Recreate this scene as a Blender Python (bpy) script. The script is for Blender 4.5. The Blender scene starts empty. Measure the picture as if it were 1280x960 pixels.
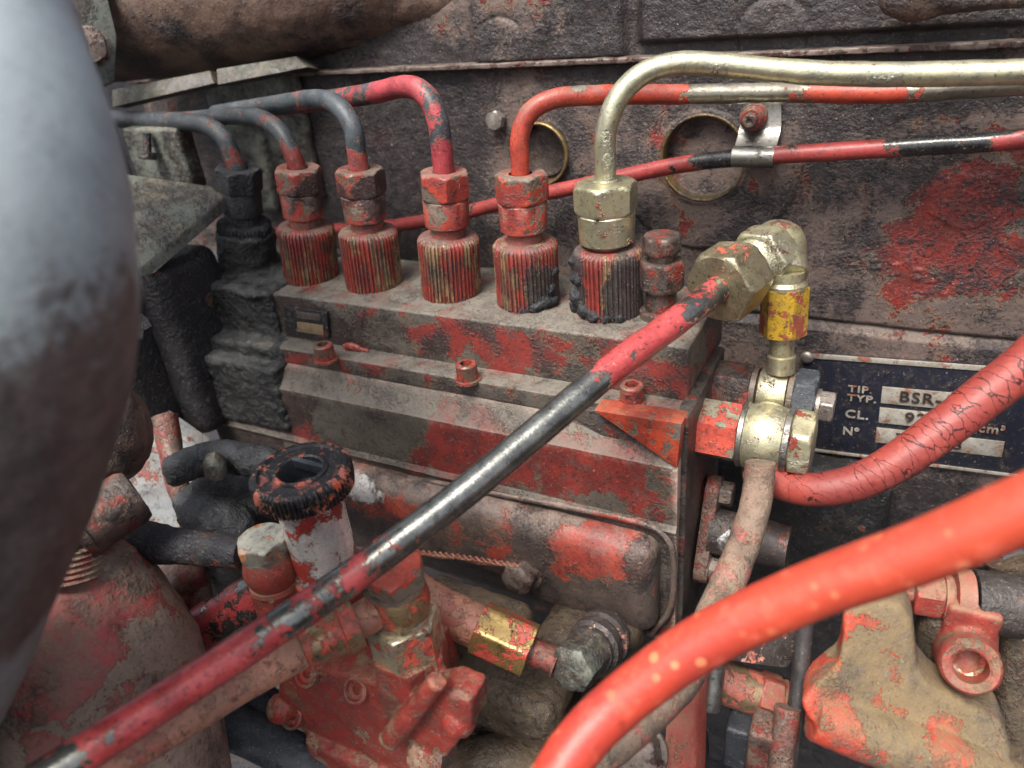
import bpy, bmesh, math, numpy as np
from mathutils import Vector, Matrix, noise as mnoise
sc = bpy.context.scene
R3 = math.radians
# ------------------------------------------------------------ camera (world frame: X along the pump, Y into the block, Z up; numbers below are mm)
FPX, CX, CY = 917.0, 640.0, 480.0
_X = np.array([.8896, -.1508, .4309]); _X /= np.linalg.norm(_X)
_Z = np.array([-.0909, .8666, .4906]); _Z -= _X*(_X@_Z); _Z /= np.linalg.norm(_Z)
_Y = np.cross(_Z, _X)
RM = np.array([_X, _Y, _Z])                 # world = RM @ (right, up, back)
cam_d = bpy.data.cameras.new('camera'); cam = bpy.data.objects.new('camera', cam_d)
sc.collection.objects.link(cam); sc.camera = cam
m4 = Matrix.Identity(4)
for i in range(3):
    for j in range(3): m4[i][j] = float(RM[i, j])
cam.matrix_world = m4
cam_d.sensor_width = 36; cam_d.lens = FPX*36/1280
cam_d.clip_start = 0.01; cam_d.clip_end = 50
cam_d.dof.use_dof = True; cam_d.dof.focus_distance = 0.275; cam_d.dof.aperture_fstop = 10.0
# ------------------------------------------------------------ light
w = bpy.data.worlds.new('World'); sc.world = w; w.use_nodes = True
wn = w.node_tree; bg = wn.nodes['Background']
sky = wn.nodes.new('ShaderNodeTexSky'); sky.sky_type = 'NISHITA'; sky.sun_disc = False
SUN_FROM = Vector((-.06, -.48, .87)).normalized()
sky.sun_elevation = math.asin(SUN_FROM.z); sky.sun_rotation = math.atan2(SUN_FROM.x, SUN_FROM.y)
sky.dust_density = 5.0; sky.air_density = .7; sky.ozone_density = .3
hs = wn.nodes.new('ShaderNodeHueSaturation'); hs.inputs['Saturation'].default_value = .55; wn.links.new(sky.outputs[0], hs.inputs['Color']); wn.links.new(hs.outputs[0], bg.inputs[0]); bg.inputs[1].default_value = 0.115
sd = bpy.data.lights.new('sun', 'SUN'); sun = bpy.data.objects.new('sun', sd); sc.collection.objects.link(sun)
sd.energy = 2.1; sd.angle = R3(24); sd.color = (1.0, .95, .88)
sun.rotation_euler = SUN_FROM.to_track_quat('Z', 'Y').to_euler()
sc.view_settings.view_transform = 'Standard'; sc.view_settings.look = 'None'
sc.view_settings.exposure = 1.28; sc.view_settings.gamma = 1.0
sc.render.engine = 'CYCLES'
sc.cycles.max_bounces = 6; sc.cycles.diffuse_bounces = 3; sc.cycles.glossy_bounces = 3
sc.cycles.use_denoising = True
sc.cycles.use_adaptive_sampling = True; sc.cycles.adaptive_threshold = 0.015

# ------------------------------------------------------------ helpers
V3 = lambda *a: np.array(a, float)
def ray(px, py): return RM @ V3(px-CX, CY-py, -FPX)
def P(px, py, d): return ray(px, py)*(d/FPX)             # point at forward depth d
def onY(px, py, y): r = ray(px, py); return r*(y/r[1])
def onZ(px, py, z): r = ray(px, py); return r*(z/r[2])
def onX(px, py, x): r = ray(px, py); return r*(x/r[0])
def unit(v): v = np.asarray(v, float); return v/np.linalg.norm(v)
EX, EY, EZ = V3(1,0,0), V3(0,1,0), V3(0,0,1)

def _hash(i, j, k, seed):
    h = (i*374761393 + j*668265263 + k*1274126177 + seed*974634777) & 0xffffffff
    h = ((h ^ (h >> 13))*1274126177) & 0xffffffff
    return ((h ^ (h >> 16)) & 0xffff)/65535.0
def vnoise(p, seed=0):
    p = np.asarray(p, float); f = np.floor(p); i = f.astype(np.int64); t = p-f; t = t*t*(3-2*t)
    r = 0
    for a in (0, 1):
        for b in (0, 1):
            for c in (0, 1):
                wgt = (t[:,0] if a else 1-t[:,0])*(t[:,1] if b else 1-t[:,1])*(t[:,2] if c else 1-t[:,2])
                r = r + wgt*_hash(i[:,0]+a, i[:,1]+b, i[:,2]+c, seed)
    return r
def fbm(p, size, octv=4, seed=0, gain=.55):
    s = 0; a = 1; tot = 0; q = np.asarray(p)/size
    for o in range(octv):
        s = s + a*(vnoise(q*2**o + 7.3*o, seed+o)*2-1); tot += a; a *= gain
    return s/tot

class MB:
    def __init__(s): s.v = []; s.f = []; s.n = 0
    def add(s, v, f):
        v = np.asarray(v, float); s.v.append(v); n = s.n
        s.f += [tuple(i+n for i in q) for q in f]; s.n += len(v); return s
    def verts(s): return np.concatenate(s.v)
def frame(axis, up=None):
    a = unit(axis); up = EY if up is None else np.asarray(up, float)
    if abs(a@unit(up)) > .97: up = EX
    u = unit(up - a*(a@up)); return a, u, np.cross(a, u)
def tube(mb, path, r, n=20, res=2.0, caps=True, bumpy=0, seed=0):
    """sweep a round section along a smooth curve through the path points (mm)"""
    p = np.array(path, float); k = len(p); rr = np.broadcast_to(np.asarray(r, float), (k,)).copy()
    ext = np.vstack([2*p[0]-p[1], p, 2*p[-1]-p[-2]]); re = np.concatenate([[rr[0]], rr, [rr[-1]]])
    out = []; ro = []
    for i in range(1, k):
        a, b, c, d = ext[i-1], ext[i], ext[i+1], ext[i+2]
        m = max(2, int(np.linalg.norm(c-b)/res))
        for j in range(m):
            t = j/m
            out.append(.5*((2*b)+(c-a)*t+(2*a-5*b+4*c-d)*t*t+(3*b-a-3*c+d)*t**3)); ro.append(re[i]*(1-t)+re[i+1]*t)
    out.append(p[-1]); ro.append(rr[-1]); out = np.array(out); ro = np.array(ro)
    T = np.gradient(out, axis=0); T /= np.linalg.norm(T, axis=1)[:, None]
    _, u, _ = frame(T[0]); vs = []
    for i in range(len(out)):
        u = unit(u - T[i]*(T[i]@u)); v = np.cross(T[i], u)
        th = np.arange(n)*2*math.pi/n
        vs.append(out[i] + ro[i]*(np.cos(th)[:, None]*u + np.sin(th)[:, None]*v))
    vs = np.concatenate(vs); f = []; L = len(out)
    for i in range(L-1):
        for j in range(n): f.append((i*n+j, i*n+(j+1)%n, (i+1)*n+(j+1)%n, (i+1)*n+j))
    if caps: f.append(tuple(range(n-1, -1, -1))); f.append(tuple((L-1)*n+j for j in range(n)))
    return mb.add(vs, f)
def lathe(mb, o, axis, prof, n=40, rad=None, up=None, cap=True):
    """revolve [(t, r)] about an axis; rad(theta, t, r) may vary the radius"""
    a, u, v = frame(axis, up); th = np.arange(n)*2*math.pi/n; vs = []; o = np.asarray(o, float)
    for (t, r) in prof:
        q = np.full(n, float(r)) if rad is None else rad(th, t, r)
        vs.append(o + a*t + q[:, None]*(np.cos(th)[:, None]*u + np.sin(th)[:, None]*v))
    L = len(prof); f = []
    for i in range(L-1):
        for j in range(n): f.append((i*n+j, i*n+(j+1)%n, (i+1)*n+(j+1)%n, (i+1)*n+j))
    if cap: f.append(tuple(range(n-1, -1, -1))); f.append(tuple((L-1)*n+j for j in range(n)))
    return mb.add(np.concatenate(vs), f)
def hexr(th, rot=0): 
    d = (th-rot) % (math.pi/3) - math.pi/6
    return 1/np.cos(d)
def hexnut(mb, o, axis, ap, t0, t1, rot=0, up=None, ch=.12, hole=0, dome=0):
    """hexagon of apothem ap between t0 and t1 with chamfered ends"""
    h = abs(t1-t0); c = min(ch*ap*.95, h*.4); s = 1 if t1 > t0 else -1
    rc = {0: ap*.985, 1: ap*1.085, 2: ap*1.16}
    pr = [(t0, rc[0]), (t0+s*c*.45, rc[1]), (t0+s*c, rc[2]), (t0+s*(c+.02), 99), (t1-s*(c+.02), 99), (t1-s*c, rc[2]), (t1-s*c*.45, rc[1]), (t1, rc[0])]
    if hole: pr = [(t0+s*.02, hole)] + pr + [(t1-s*.02, hole), (t1-s*h*.6, hole)]
    elif dome: pr = pr + [(t1+s*dome*.6, ap*.75), (t1+s*dome, ap*.4)]
    def rad(th, t, r):
        if r == hole: return np.full(len(th), float(r))
        return np.minimum(ap*hexr(th, rot), r)
    return lathe(mb, o, axis, pr, 72, rad, up)
def rbox(mb, c, size, r=1.0, step=4.0, axes=None, taper=None):
    """rounded box with evenly divided faces; size = full extents"""
    h = np.asarray(size, float)/2; r = min(r, h.min()*.98); ax = np.array(axes if axes is not None else [EX, EY, EZ], float)
    def samp(hh):
        inner = hh-r; m = max(1, int(2*inner/step)); mid = np.linspace(-inner, inner, m+1)
        e = inner + r*np.array([.3, .6, .85, 1.0]); return np.concatenate([-e[::-1], mid, e])
    S = [samp(x) for x in h]; vs = []; f = []; idx = {}
    def vid(p):
        k = tuple(np.round(p, 4))
        if k not in idx: idx[k] = len(vs); vs.append(p)
        return idx[k]
    for a in range(3):
        b, cc = (a+1) % 3, (a+2) % 3
        for sg in (-1, 1):
            g = np.zeros((len(S[b]), len(S[cc])), int)
            for i, x in enumerate(S[b]):
                for j, y in enumerate(S[cc]):
                    p = [0, 0, 0]; p[a] = sg*h[a]; p[b] = x; p[cc] = y; g[i, j] = vid(p)
            for i in range(len(S[b])-1):
                for j in range(len(S[cc])-1):
                    q = (g[i, j], g[i+1, j], g[i+1, j+1], g[i, j+1]); f.append(q if sg > 0 else q[::-1])
    p = np.array(vs, float); inn = np.clip(p, -(h-r), h-r); d = p-inn; L = np.linalg.norm(d, axis=1); L[L == 0] = 1
    p = inn + d/L[:, None]*np.minimum(r, L)[:, None]
    if taper: p = taper(p)
    return mb.add(np.asarray(c, float) + p@ax, f)
def prism(mb, poly, vec, bev=.6):
    """extrude a polygon of 3-D points along vec, edges bevelled"""
    bm = bmesh.new(); a = [bm.verts.new(Vector(p)) for p in poly]; vec = Vector(vec); b = [bm.verts.new(Vector(p)+vec) for p in poly]; n = len(a)
    bm.faces.new(a); bm.faces.new(b[::-1])
    for i in range(n): bm.faces.new((a[i], b[i], b[(i+1) % n], a[(i+1) % n]))
    bmesh.ops.recalc_face_normals(bm, faces=bm.faces)
    if bev: bmesh.ops.bevel(bm, geom=bm.edges[:], offset=bev, segments=2, affect='EDGES', profile=.6)
    bm.verts.index_update()
    mb.add([v.co[:] for v in bm.verts], [tuple(v.index for v in f.verts) for f in bm.faces]); bm.free(); return mb
def ball(mb, c, r, n=16, sq=(1, 1, 1)):
    pr = [(-math.cos(math.pi*i/n), math.sin(math.pi*i/n)) for i in range(n+1)]; m = 2*n; vs = []
    for (z, q) in pr:
        for j in range(m): t = 2*math.pi*j/m; vs.append((c[0]+r*sq[0]*q*math.cos(t), c[1]+r*sq[1]*q*math.sin(t), c[2]+r*sq[2]*z))
    f = [(i*m+j, i*m+(j+1) % m, (i+1)*m+(j+1) % m, (i+1)*m+j) for i in range(n) for j in range(m)]
    return mb.add(vs, f)

def link(name, me, mat, parent=None):
    o = bpy.data.objects.new(name, me); sc.collection.objects.link(o)
    if mat: me.materials.append(MATS[mat] if isinstance(mat, str) else mat)
    if parent: o.parent = parent; o.matrix_parent_inverse = Matrix.Identity(4); 
    return o
def build(mb, name, mat, parent=None, disp=None, angle=38, blend=None, rec=True):
    """mm -> metres, optional voxel blend and real displacement, linked as one object"""
    me = bpy.data.meshes.new(name); v = mb.verts()*.001
    org = np.array(parent.location) if parent else np.zeros(3)
    me.from_pydata([tuple(x) for x in v], [], mb.f); me.validate(); me.update()
    if rec:
        bm = bmesh.new(); bm.from_mesh(me); bmesh.ops.remove_doubles(bm, verts=bm.verts, dist=1e-6)
        bmesh.ops.recalc_face_normals(bm, faces=bm.faces); bm.to_mesh(me); bm.free()
    if blend:
        t = bpy.data.objects.new('tmp', me); sc.collection.objects.link(t)
        md = t.modifiers.new('r', 'REMESH'); md.mode = 'VOXEL'; md.voxel_size = blend[0]*.001; md.use_smooth_shade = True
        if blend[1]: s2 = t.modifiers.new('s', 'SMOOTH'); s2.iterations = blend[1]; s2.factor = .6
        dg = bpy.context.evaluated_depsgraph_get(); dg.update(); me2 = bpy.data.meshes.new_from_object(t.evaluated_get(dg)); bpy.data.objects.remove(t)
        me = me2; me.name = name
        for _ in range(len(me.materials)): me.materials.pop()
    if disp:
        n = len(me.vertices); co = np.zeros(n*3); me.vertices.foreach_get('co', co); co = co.reshape(-1, 3)
        no = np.zeros(n*3); me.vertex_normals.foreach_get('vector', no); no = no.reshape(-1, 3)
        for d in (disp if isinstance(disp, list) else [disp]):
            amp, size, seed = d[:3]
            q = fbm(co*1000, size, 4, seed); 
            if len(d) > 3: q = np.abs(q)*2
            co = co + no*(q*amp*.001)[:, None]
        me.vertices.foreach_set('co', co.ravel()); me.update()
    me.transform(Matrix.Translation(Vector(-org)))
    for p in me.polygons: p.use_smooth = True
    if angle and not blend: me.set_sharp_from_angle(angle=R3(angle))
    return link(name, me, mat, parent)
def thing(name, label, cat, loc, group=None, kind=None):
    o = bpy.data.objects.new(name, None); sc.collection.objects.link(o); o.location = Vector([float(x)*.001 for x in loc]); o.empty_display_size = .01
    o['label'] = label; o['category'] = cat
    if group: o['group'] = group
    if kind: o['kind'] = kind
    return o
def tag(o, label, cat, group=None, kind=None):
    o['label'] = label; o['category'] = cat
    if group: o['group'] = group
    if kind: o['kind'] = kind
    return o

# ------------------------------------------------------------ materials
MATS = {}
def C(r, g, b):
    f = lambda c: (c/255/12.92 if c <= 10 else ((c/255+.055)/1.055)**2.4)
    return (f(r), f(g), f(b), 1)
class NT:
    def __init__(s, m): s.t = m.node_tree; s.n = s.t.nodes; s.l = s.t.links
    def put(s, sock, x):
        if x is None: return
        if isinstance(x, (int, float)):
            try: sock.default_value = x
            except TypeError: sock.default_value = (x, x, x)
        elif isinstance(x, tuple): sock.default_value = x
        else: s.l.new(x, sock)
    def m(s, op, a, b=None, c=None, cl=False):
        n = s.n.new('ShaderNodeMath'); n.operation = op; n.use_clamp = cl
        for i, x in enumerate((a, b, c)): s.put(n.inputs[i], x)
        return n.outputs[0]
    def vm(s, op, a, b=None, sc_=None):
        n = s.n.new('ShaderNodeVectorMath'); n.operation = op; s.put(n.inputs[0], a); s.put(n.inputs[1], b)
        if sc_ is not None: s.put(n.inputs['Scale'], sc_)
        return n.outputs['Value'] if op in ('LENGTH', 'DISTANCE', 'DOT_PRODUCT') else n.outputs[0]
    def noise(s, vec, size, det=4, rough=.6, dist=0, col=False):
        n = s.n.new('ShaderNodeTexNoise'); s.put(n.inputs['Vector'], vec); n.inputs['Scale'].default_value = 1/size
        n.inputs['Detail'].default_value = det; n.inputs['Roughness'].default_value = rough; n.inputs['Distortion'].default_value = dist
        return n.outputs['Color' if col else 'Fac']
    def ramp(s, x, a, b, lo=0., hi=1.):
        n = s.n.new('ShaderNodeMapRange'); n.interpolation_type = 'SMOOTHSTEP'
        for i, q in enumerate((x, a, b, lo, hi)): s.put(n.inputs[i], q)
        return n.outputs[0]
    def mix(s, f, a, b):
        n = s.n.new('ShaderNodeMix'); n.data_type = 'RGBA'; s.put(n.inputs[0], f); s.put(n.inputs[6], a); s.put(n.inputs[7], b); return n.outputs[2]
    def mixf(s, f, a, b):
        n = s.n.new('ShaderNodeMix'); s.put(n.inputs[0], f); s.put(n.inputs[2], a); s.put(n.inputs[3], b); return n.outputs[0]
RED = (C(132,48,42), C(98,40,37)); ORANGE = (C(166,62,40), C(130,50,38)); PINK = (C(162,80,72), C(128,54,52))
GRIME = C(38,33,31); SOOT = C(38,40,44); DUST = C(114,106,96); TAN = C(142,122,92)
def mat(name, base, base2=None, metal=0., rough=.5, paint=None, cover=.5, ps=14, patches=(), grime=.35, gcol=GRIME, gs=22, dust=.25, dcol=DUST,
        bump=.25, bs=2.2, fine=.35, spec=.5, prough=.42, speck=.5, stretch=None, edge=.02, grough=.42, film=.22, wear=.6, wcol=C(186,164,146), cav=.7, soft=(1.35, .55), pth=.55, wt=(.56, .66), mott=.6):
    """worn painted metal: bare base, chipped paint over it, oily grime over both, dust on upward faces.
    patches: (xyz mm, radius mm, weight, 'p'|'g'|'d') add to or take from the paint / grime / dust cover where they lie"""
    m = bpy.data.materials.new(name); m.use_nodes = True; N = NT(m); bs_ = m.node_tree.nodes['Principled BSDF']
    geo = N.n.new('ShaderNodeNewGeometry'); pos = N.vm('SCALE', geo.outputs['Position'], None, 1000.0)
    wp = N.vm('ADD', pos, N.vm('SCALE', N.vm('SUBTRACT', N.noise(pos, 6, 3, .6, 0, True), (.5, .5, .5)), None, 7.0))
    spos = N.vm('MULTIPLY', pos, stretch) if stretch else pos
    n1 = N.noise(spos, ps, 7, .66, .4); n2 = N.noise(pos, bs, 4, .65); n3 = N.noise(pos, gs, 6, .62, .3); n4 = N.noise(pos, .8, 2, .5)
    def acc(kind, start):
        x = start
        for q in patches:
            if q[3] != kind: continue
            c, r = q[0], q[1]
            if isinstance(r, (tuple, list)):
                d = N.vm('LENGTH', N.vm('DIVIDE', N.vm('SUBTRACT', wp, tuple(float(t) for t in c)), tuple(float(t) for t in r)))
                f = N.ramp(d, soft[0], soft[1])
            else: f = N.ramp(N.vm('DISTANCE', wp, tuple(float(t) for t in c)), r*soft[0], r*soft[1])
            x = N.m('MULTIPLY_ADD', f, q[2], x)
        return x
    b2 = base2 or tuple(min(1, c*.55) for c in base[:3])+(1,)
    col = N.mix(N.ramp(n3, .35, .65), base, b2); rg = N.mixf(n2, rough*.6, rough*1.45); met = metal
    hgt = N.m('MULTIPLY', n2, bump)
    if paint:
        pv = N.m('ADD', N.m('MULTIPLY_ADD', N.m('SUBTRACT', n4, .5), .22, n1), N.m('MULTIPLY_ADD', N.m('SUBTRACT', n2, .5), .42, (cover-.5)*.6))
        pv = N.m('MULTIPLY_ADD', N.m('SUBTRACT', n1, .5), .7, pv)
        pv = acc('p', pv); pm = N.ramp(pv, .5-edge, .5+edge)
        pc = N.mix(N.ramp(N.noise(pos, 9, 4, .6), .36, .64), paint[0], paint[1])
        pc = N.mix(N.m('MULTIPLY', N.ramp(N.noise(pos, 1.6, 5, .7), .56, .64), speck), pc, (pc_d(paint[1])))
        col = N.mix(N.m('MULTIPLY', N.ramp(pv, .5-edge*3.5, .5-edge), .45), col, C(150,122,92))
        col = N.mix(pm, col, pc); rg = N.mixf(pm, rg, N.mixf(n2, prough*.8, prough*1.25))
        met = N.mixf(pm, metal, 0.0) if metal else 0.0
        hgt = N.m('MULTIPLY_ADD', pm, pth, hgt)
    if any(q[3] == 'w' for q in patches):
        wv = N.m('MULTIPLY', N.ramp(N.m('ADD', acc('w', 0.0), N.m('SUBTRACT', n1, .5)), .42, .5), 1.0)
        col = N.mix(wv, col, C(196, 196, 194)); rg = N.mixf(wv, rg, .4); hgt = N.m('MULTIPLY_ADD', wv, .4, hgt)
    gv = N.m('ADD', N.m('MULTIPLY_ADD', N.m('SUBTRACT', n2, .5), fine, n3), (grime-.5)*.62)
    gv = acc('g', gv); gm = N.m('MULTIPLY', N.ramp(gv, .44, .60), .94)
    gc = N.mix(N.ramp(N.noise(pos, 5, 5, .7), .4, .62), gcol, tuple(min(1, c*1.9+.004) for c in gcol[:3])+(1,))
    col = N.mix(gm, col, gc); rg = N.mixf(gm, rg, grough)
    met = N.m('MULTIPLY', N.m('SUBTRACT', 1.0, gm), met) if metal else met
    hgt = N.m('MULTIPLY_ADD', N.m('MULTIPLY', gm, n2), .8, hgt)
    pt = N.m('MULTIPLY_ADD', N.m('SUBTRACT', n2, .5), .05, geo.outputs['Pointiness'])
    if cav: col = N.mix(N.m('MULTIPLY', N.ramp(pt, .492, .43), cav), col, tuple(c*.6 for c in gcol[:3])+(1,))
    mo = N.m('MULTIPLY', N.ramp(N.noise(N.vm('ADD', pos, (77., 7., 45.)), 3.6, 8, .74, .5), .50, .66), mott)
    col = N.mix(mo, col, tuple(c*1.5 for c in gcol[:3])+(1,)); rg = N.mixf(mo, rg, .38)
    fl = N.m('MULTIPLY', N.ramp(N.noise(pos, 4.5, 7, .75, .2), .47, .72), film)
    col = N.mix(fl, col, tuple(c*.8 for c in dcol[:3])+(1,)); rg = N.mixf(fl, rg, .7)
    col = N.mix(N.m('MULTIPLY', N.ramp(N.noise(N.vm('ADD', pos, (31., 17., 5.)), 1.3, 4, .75), .58, .66), .75), col, tuple(c*.5 for c in gcol[:3])+(1,))
    col = N.mix(N.m('MULTIPLY', N.ramp(N.noise(N.vm('ADD', pos, (3., 57., 25.)), 1.0, 3, .7), .63, .70), .5), col, wcol)
    if wear: col = N.mix(N.m('MULTIPLY', N.ramp(pt, wt[0], wt[1]), wear), col, wcol)
    sx = N.n.new('ShaderNodeSeparateXYZ'); N.l.new(geo.outputs['Normal'], sx.inputs[0])
    up = N.ramp(sx.outputs[2], -.1, .95)
    dn = N.noise(pos, 11, 6, .7)
    dv = N.m('MULTIPLY', up, N.ramp(N.m('MULTIPLY_ADD', n4, .3, acc('d', dn)), .78-dust*.75, .95-dust*.45))
    dv = N.m('MULTIPLY', dv, min(1, dust*2.2), cl=True)
    col = N.mix(dv, col, N.mix(n2, dcol, tuple(c*.6 for c in dcol[:3])+(1,))); rg = N.mixf(dv, rg, .85)
    met = N.m('MULTIPLY', N.m('SUBTRACT', 1.0, dv), met) if metal else met
    N.put(bs_.inputs['Base Color'], col); N.put(bs_.inputs['Roughness'], rg); N.put(bs_.inputs['Metallic'], met)
    bs_.inputs['Specular IOR Level'].default_value = spec
    bn = N.n.new('ShaderNodeBump'); bn.inputs['Distance'].default_value = .0006; bn.inputs['Strength'].default_value = .9
    N.l.new(N.m('MULTIPLY_ADD', n4, .12, hgt), bn.inputs['Height']); N.l.new(bn.outputs[0], bs_.inputs['Normal'])
    MATS[name] = m; return m
def pc_d(c): return tuple(x*.35 for x in c[:3])+(1,)
W = 320.0   # depth of the engine block's side wall
# the engine's surfaces
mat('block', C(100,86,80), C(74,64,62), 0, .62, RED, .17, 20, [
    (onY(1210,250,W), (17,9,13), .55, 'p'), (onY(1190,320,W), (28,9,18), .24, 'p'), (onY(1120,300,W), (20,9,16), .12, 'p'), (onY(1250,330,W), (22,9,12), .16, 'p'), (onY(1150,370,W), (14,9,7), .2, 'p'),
    (onY(860,275,W), 5, .25, 'p'), (onY(590,235,W), 16, .14, 'p'), (onY(960,20,W), (90,30,34), .22, 'g'), (onY(480,170,W), (52,30,44), .6, 'g'), (onY(420,80,W), (60,30,20), .5, 'g'),  # last two 'g': shadow below the manifold painted into the oily wall
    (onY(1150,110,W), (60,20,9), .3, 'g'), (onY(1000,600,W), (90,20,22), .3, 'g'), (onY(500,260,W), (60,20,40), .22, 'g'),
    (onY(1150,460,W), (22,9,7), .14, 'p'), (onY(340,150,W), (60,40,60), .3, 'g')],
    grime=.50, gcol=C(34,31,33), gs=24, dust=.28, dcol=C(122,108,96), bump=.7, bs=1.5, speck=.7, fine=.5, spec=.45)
mat('plug', C(96,88,84), C(70,62,60), .3, .5, RED, .24, 12, (), grime=.5, dust=.3, bump=.4)
mat('brass_edge', C(150,128,84), C(96,80,56), .7, .42, None, grime=.38, dust=.15)
mat('manifold', C(108,86,74), C(72,58,52), .1, .6, None, grime=.42, gcol=C(34,31,32), dust=.25, dcol=C(130,112,98), bump=.7, bs=1.6)
mat('steel', C(150,148,142), C(104,102,98), .85, .34, None, grime=.38, dust=.12, bump=.12, wear=0, film=.2, mott=.25)
mat('pale_strip', C(104,108,100), C(72,76,72), .2, .6, None, grime=.52, dust=.25, dcol=C(150,144,120), bump=.3)
mat('zinc', C(204,198,160), C(176,172,150), .8, .34, RED, .16, 12, (), grime=.30, gcol=C(58,50,36), gs=14, dust=.18, bump=.10, bs=.9, fine=.3, mott=.35)
mat('zinc_painted', C(204,192,160), C(170,164,146), .75, .34, (C(196,92,74), C(172,68,56)), .34, 13, (), grime=.33, gs=14, dust=.15, bump=.2)
mat('pump', C(108,102,94), C(82,76,70), .35, .48, RED, .46, 17, [
    (onY(610,430,227), (30,8,8), .22, 'p'), (onY(800,470,227), (22,8,9), .2, 'p'), (onY(480,420,227), (34,8,11), .10, 'g'), (onY(380,405,227), (22,12,12), .4, 'g'),
    (onY(455,530,210), (34,6,13), -.5, 'p'), (onY(370,520,210), (12,6,12), .25, 'p'), (onY(620,575,210), (42,8,14), .30, 'p'), (onY(760,585,210), (36,8,12), .30, 'p'),
    (onY(300,520,210), (26,30,24), .6, 'g'), (onY(830,600,210), (8,6,8), -.45, 'p'), (onY(372,500,210), (16,12,16), .3, 'g'), (onY(368,405,227), (14,12,14), .3, 'g'), (onY(835,700,210), (6,6,20), -.3, 'p'), (onY(700,640,210), (60,6,3), .3, 'g'), (onY(445,600,210), (17,9,9), .6, 'w'), (onY(440,535,210), (24,8,10), -.35, 'g'), (onY(440,535,210), (24,8,10), .18, 'w'), (onY(600,565,210), (40,8,13), -.2, 'g'), (onY(760,590,210), (30,8,10), -.2, 'g')],
    grime=.42, gcol=C(42,35,33), gs=18, dust=.48, dcol=C(124,118,108), bump=.4, bs=1.4, speck=.6, fine=.45, prough=.5, film=.30, wear=.8, wt=(.518, .57), wcol=C(190,166,152))
mat('pump_orange', C(112,104,98), None, .3, .5, ORANGE, .74, 12, (), grime=.27, gs=14, dust=.3, dcol=C(160,100,70), bump=.3, speck=.6)
mat('pump_dark', C(84,78,74), C(60,54,54), .2, .5, RED, .30, 10, (), grime=.55, dust=.3, bump=.4)
mat('cover', C(96,84,78), C(70,60,58), .15, .42, (C(164,70,54), C(132,52,46)), .26, 20, [
    (onY(740,690,196), (22,14,16), .55, 'p'), (onY(450,612,200), (16,14,8), .6, 'w'), (onY(500,640,200), (16,14,8), .45, 'p'), (onY(560,600,200), (30,14,10), .22, 'p'), (onY(800,700,196), (9,14,20), .35, 'g'), (onY(590,730,196), (30,14,10), .3, 'g')],
    grime=.38, gcol=C(40,34,32), gs=24, dust=.32, dcol=C(160,138,124), bump=.35, bs=1.5, speck=.6, spec=.6)
mat('knurl', C(158,130,96), C(100,84,70), .35, .5, (C(144,56,47), C(110,44,41)), .55, 9, [
    (V3(-84,238,-112), (9,20,16), .5, 'g'), (V3(-120,238,-112), (6,20,13), .35, 'g'), (V3(-108,240,-110), (8,20,20), .5, 'g'), (V3(-258,238,-110), (5,20,16), .5, 'g'), (V3(-290,250,-110), 24, .9, 'g')],
    grime=.30, gcol=C(44,42,42), gs=10, dust=.4, dcol=C(112,94,88), bump=.25, bs=1.0, speck=.6, stretch=(1.8,1.8,.35))
mat('nut_red', C(128,116,104), C(96,88,82), .5, .42, (C(172,66,50), C(134,52,48)), .62, 9, [(V3(-241,250,-78), 13, .16, 'g'), (V3(-205,250,-78), 14, .2, 'g'), (V3(-288,250,-85), 22, .8, 'g'), (V3(-232,250,-78), 9, .3, 'g'), (V3(-196,250,-76), 9, .35, 'g')],
    grime=.27, gcol=C(38,33,33), gs=9, dust=.38, dcol=C(132,116,104), bump=.25, bs=1.2, speck=.4)
mat('nut_dark', C(108,92,86), C(76,66,64), .5, .42, RED, .40, 7, (), grime=.42, gs=8, dust=.25, bump=.35)
mat('socket', C(118,92,80), C(84,66,60), .4, .42, (C(160,62,48), C(128,52,46)), .55, 6, (), grime=.35, gs=6, dust=.25, bump=.3)
# lines
def pipe_mat(n, paint, patches, cover=.5, base=C(70,76,82), b2=C(52,56,62), metal=.2, rough=.42, grime=.2, **k):
    mat(n, base, b2, metal, rough, paint, cover, 8, patches, grime=grime, gs=9, bump=.1, bs=1.1, **dict(dict(wear=0, cav=0, film=.2, soft=(1.5,.45), mott=.3), **k))
pipe_mat('line_soot', RED, [(onY(290,195,250), 6, .2, 'p'), (onY(366,200,250), 8, .45, 'p')], .12, C(56,62,66), C(40,45,50), 0, .5, dust=.2, dcol=C(110,116,120))
pipe_mat('line_soot_red', PINK, [(onY(446,200,250), 7, .55, 'p'), (onY(395,125,270), 9, .5, 'p')], .10, C(66,73,78), C(46,52,57), 0, .48, dust=.25, dcol=C(110,116,120))
pipe_mat('line_crackle', (C(168,68,74), C(136,48,54)), [(onY(500,110,260), 16, .5, 'p'), (onY(553,205,250), 9, .5, 'p'), (onY(533,140,255), 9, .15, 'p')], .42, C(60,66,72), C(48,52,58), 0, .45, dust=.2, dcol=C(150,120,120))
pipe_mat('line_orange', (C(172,64,44), C(142,50,40)), [(onY(650,180,250), 17, .6, 'p'), (onY(700,128,262), 9, .3, 'p'), (onY(800,118,280), 18, .6, 'p'), (onY(930,116,290), (24,30,10), -.6, 'p'), (onY(1070,112,290), (28,30,10), .40, 'p'), (onY(1230,108,290), (22,30,10), -.6, 'p')],
    .5, C(150,146,132), C(120,116,106), .8, .32, grime=.16, dust=.3, dcol=C(120,112,100))
pipe_mat('line_zinc', RED, [(onY(757,200,250), 12, .10, 'g')], .04, C(204,198,164), C(176,176,156), .8, .33, grime=.22, dust=.15)
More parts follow.
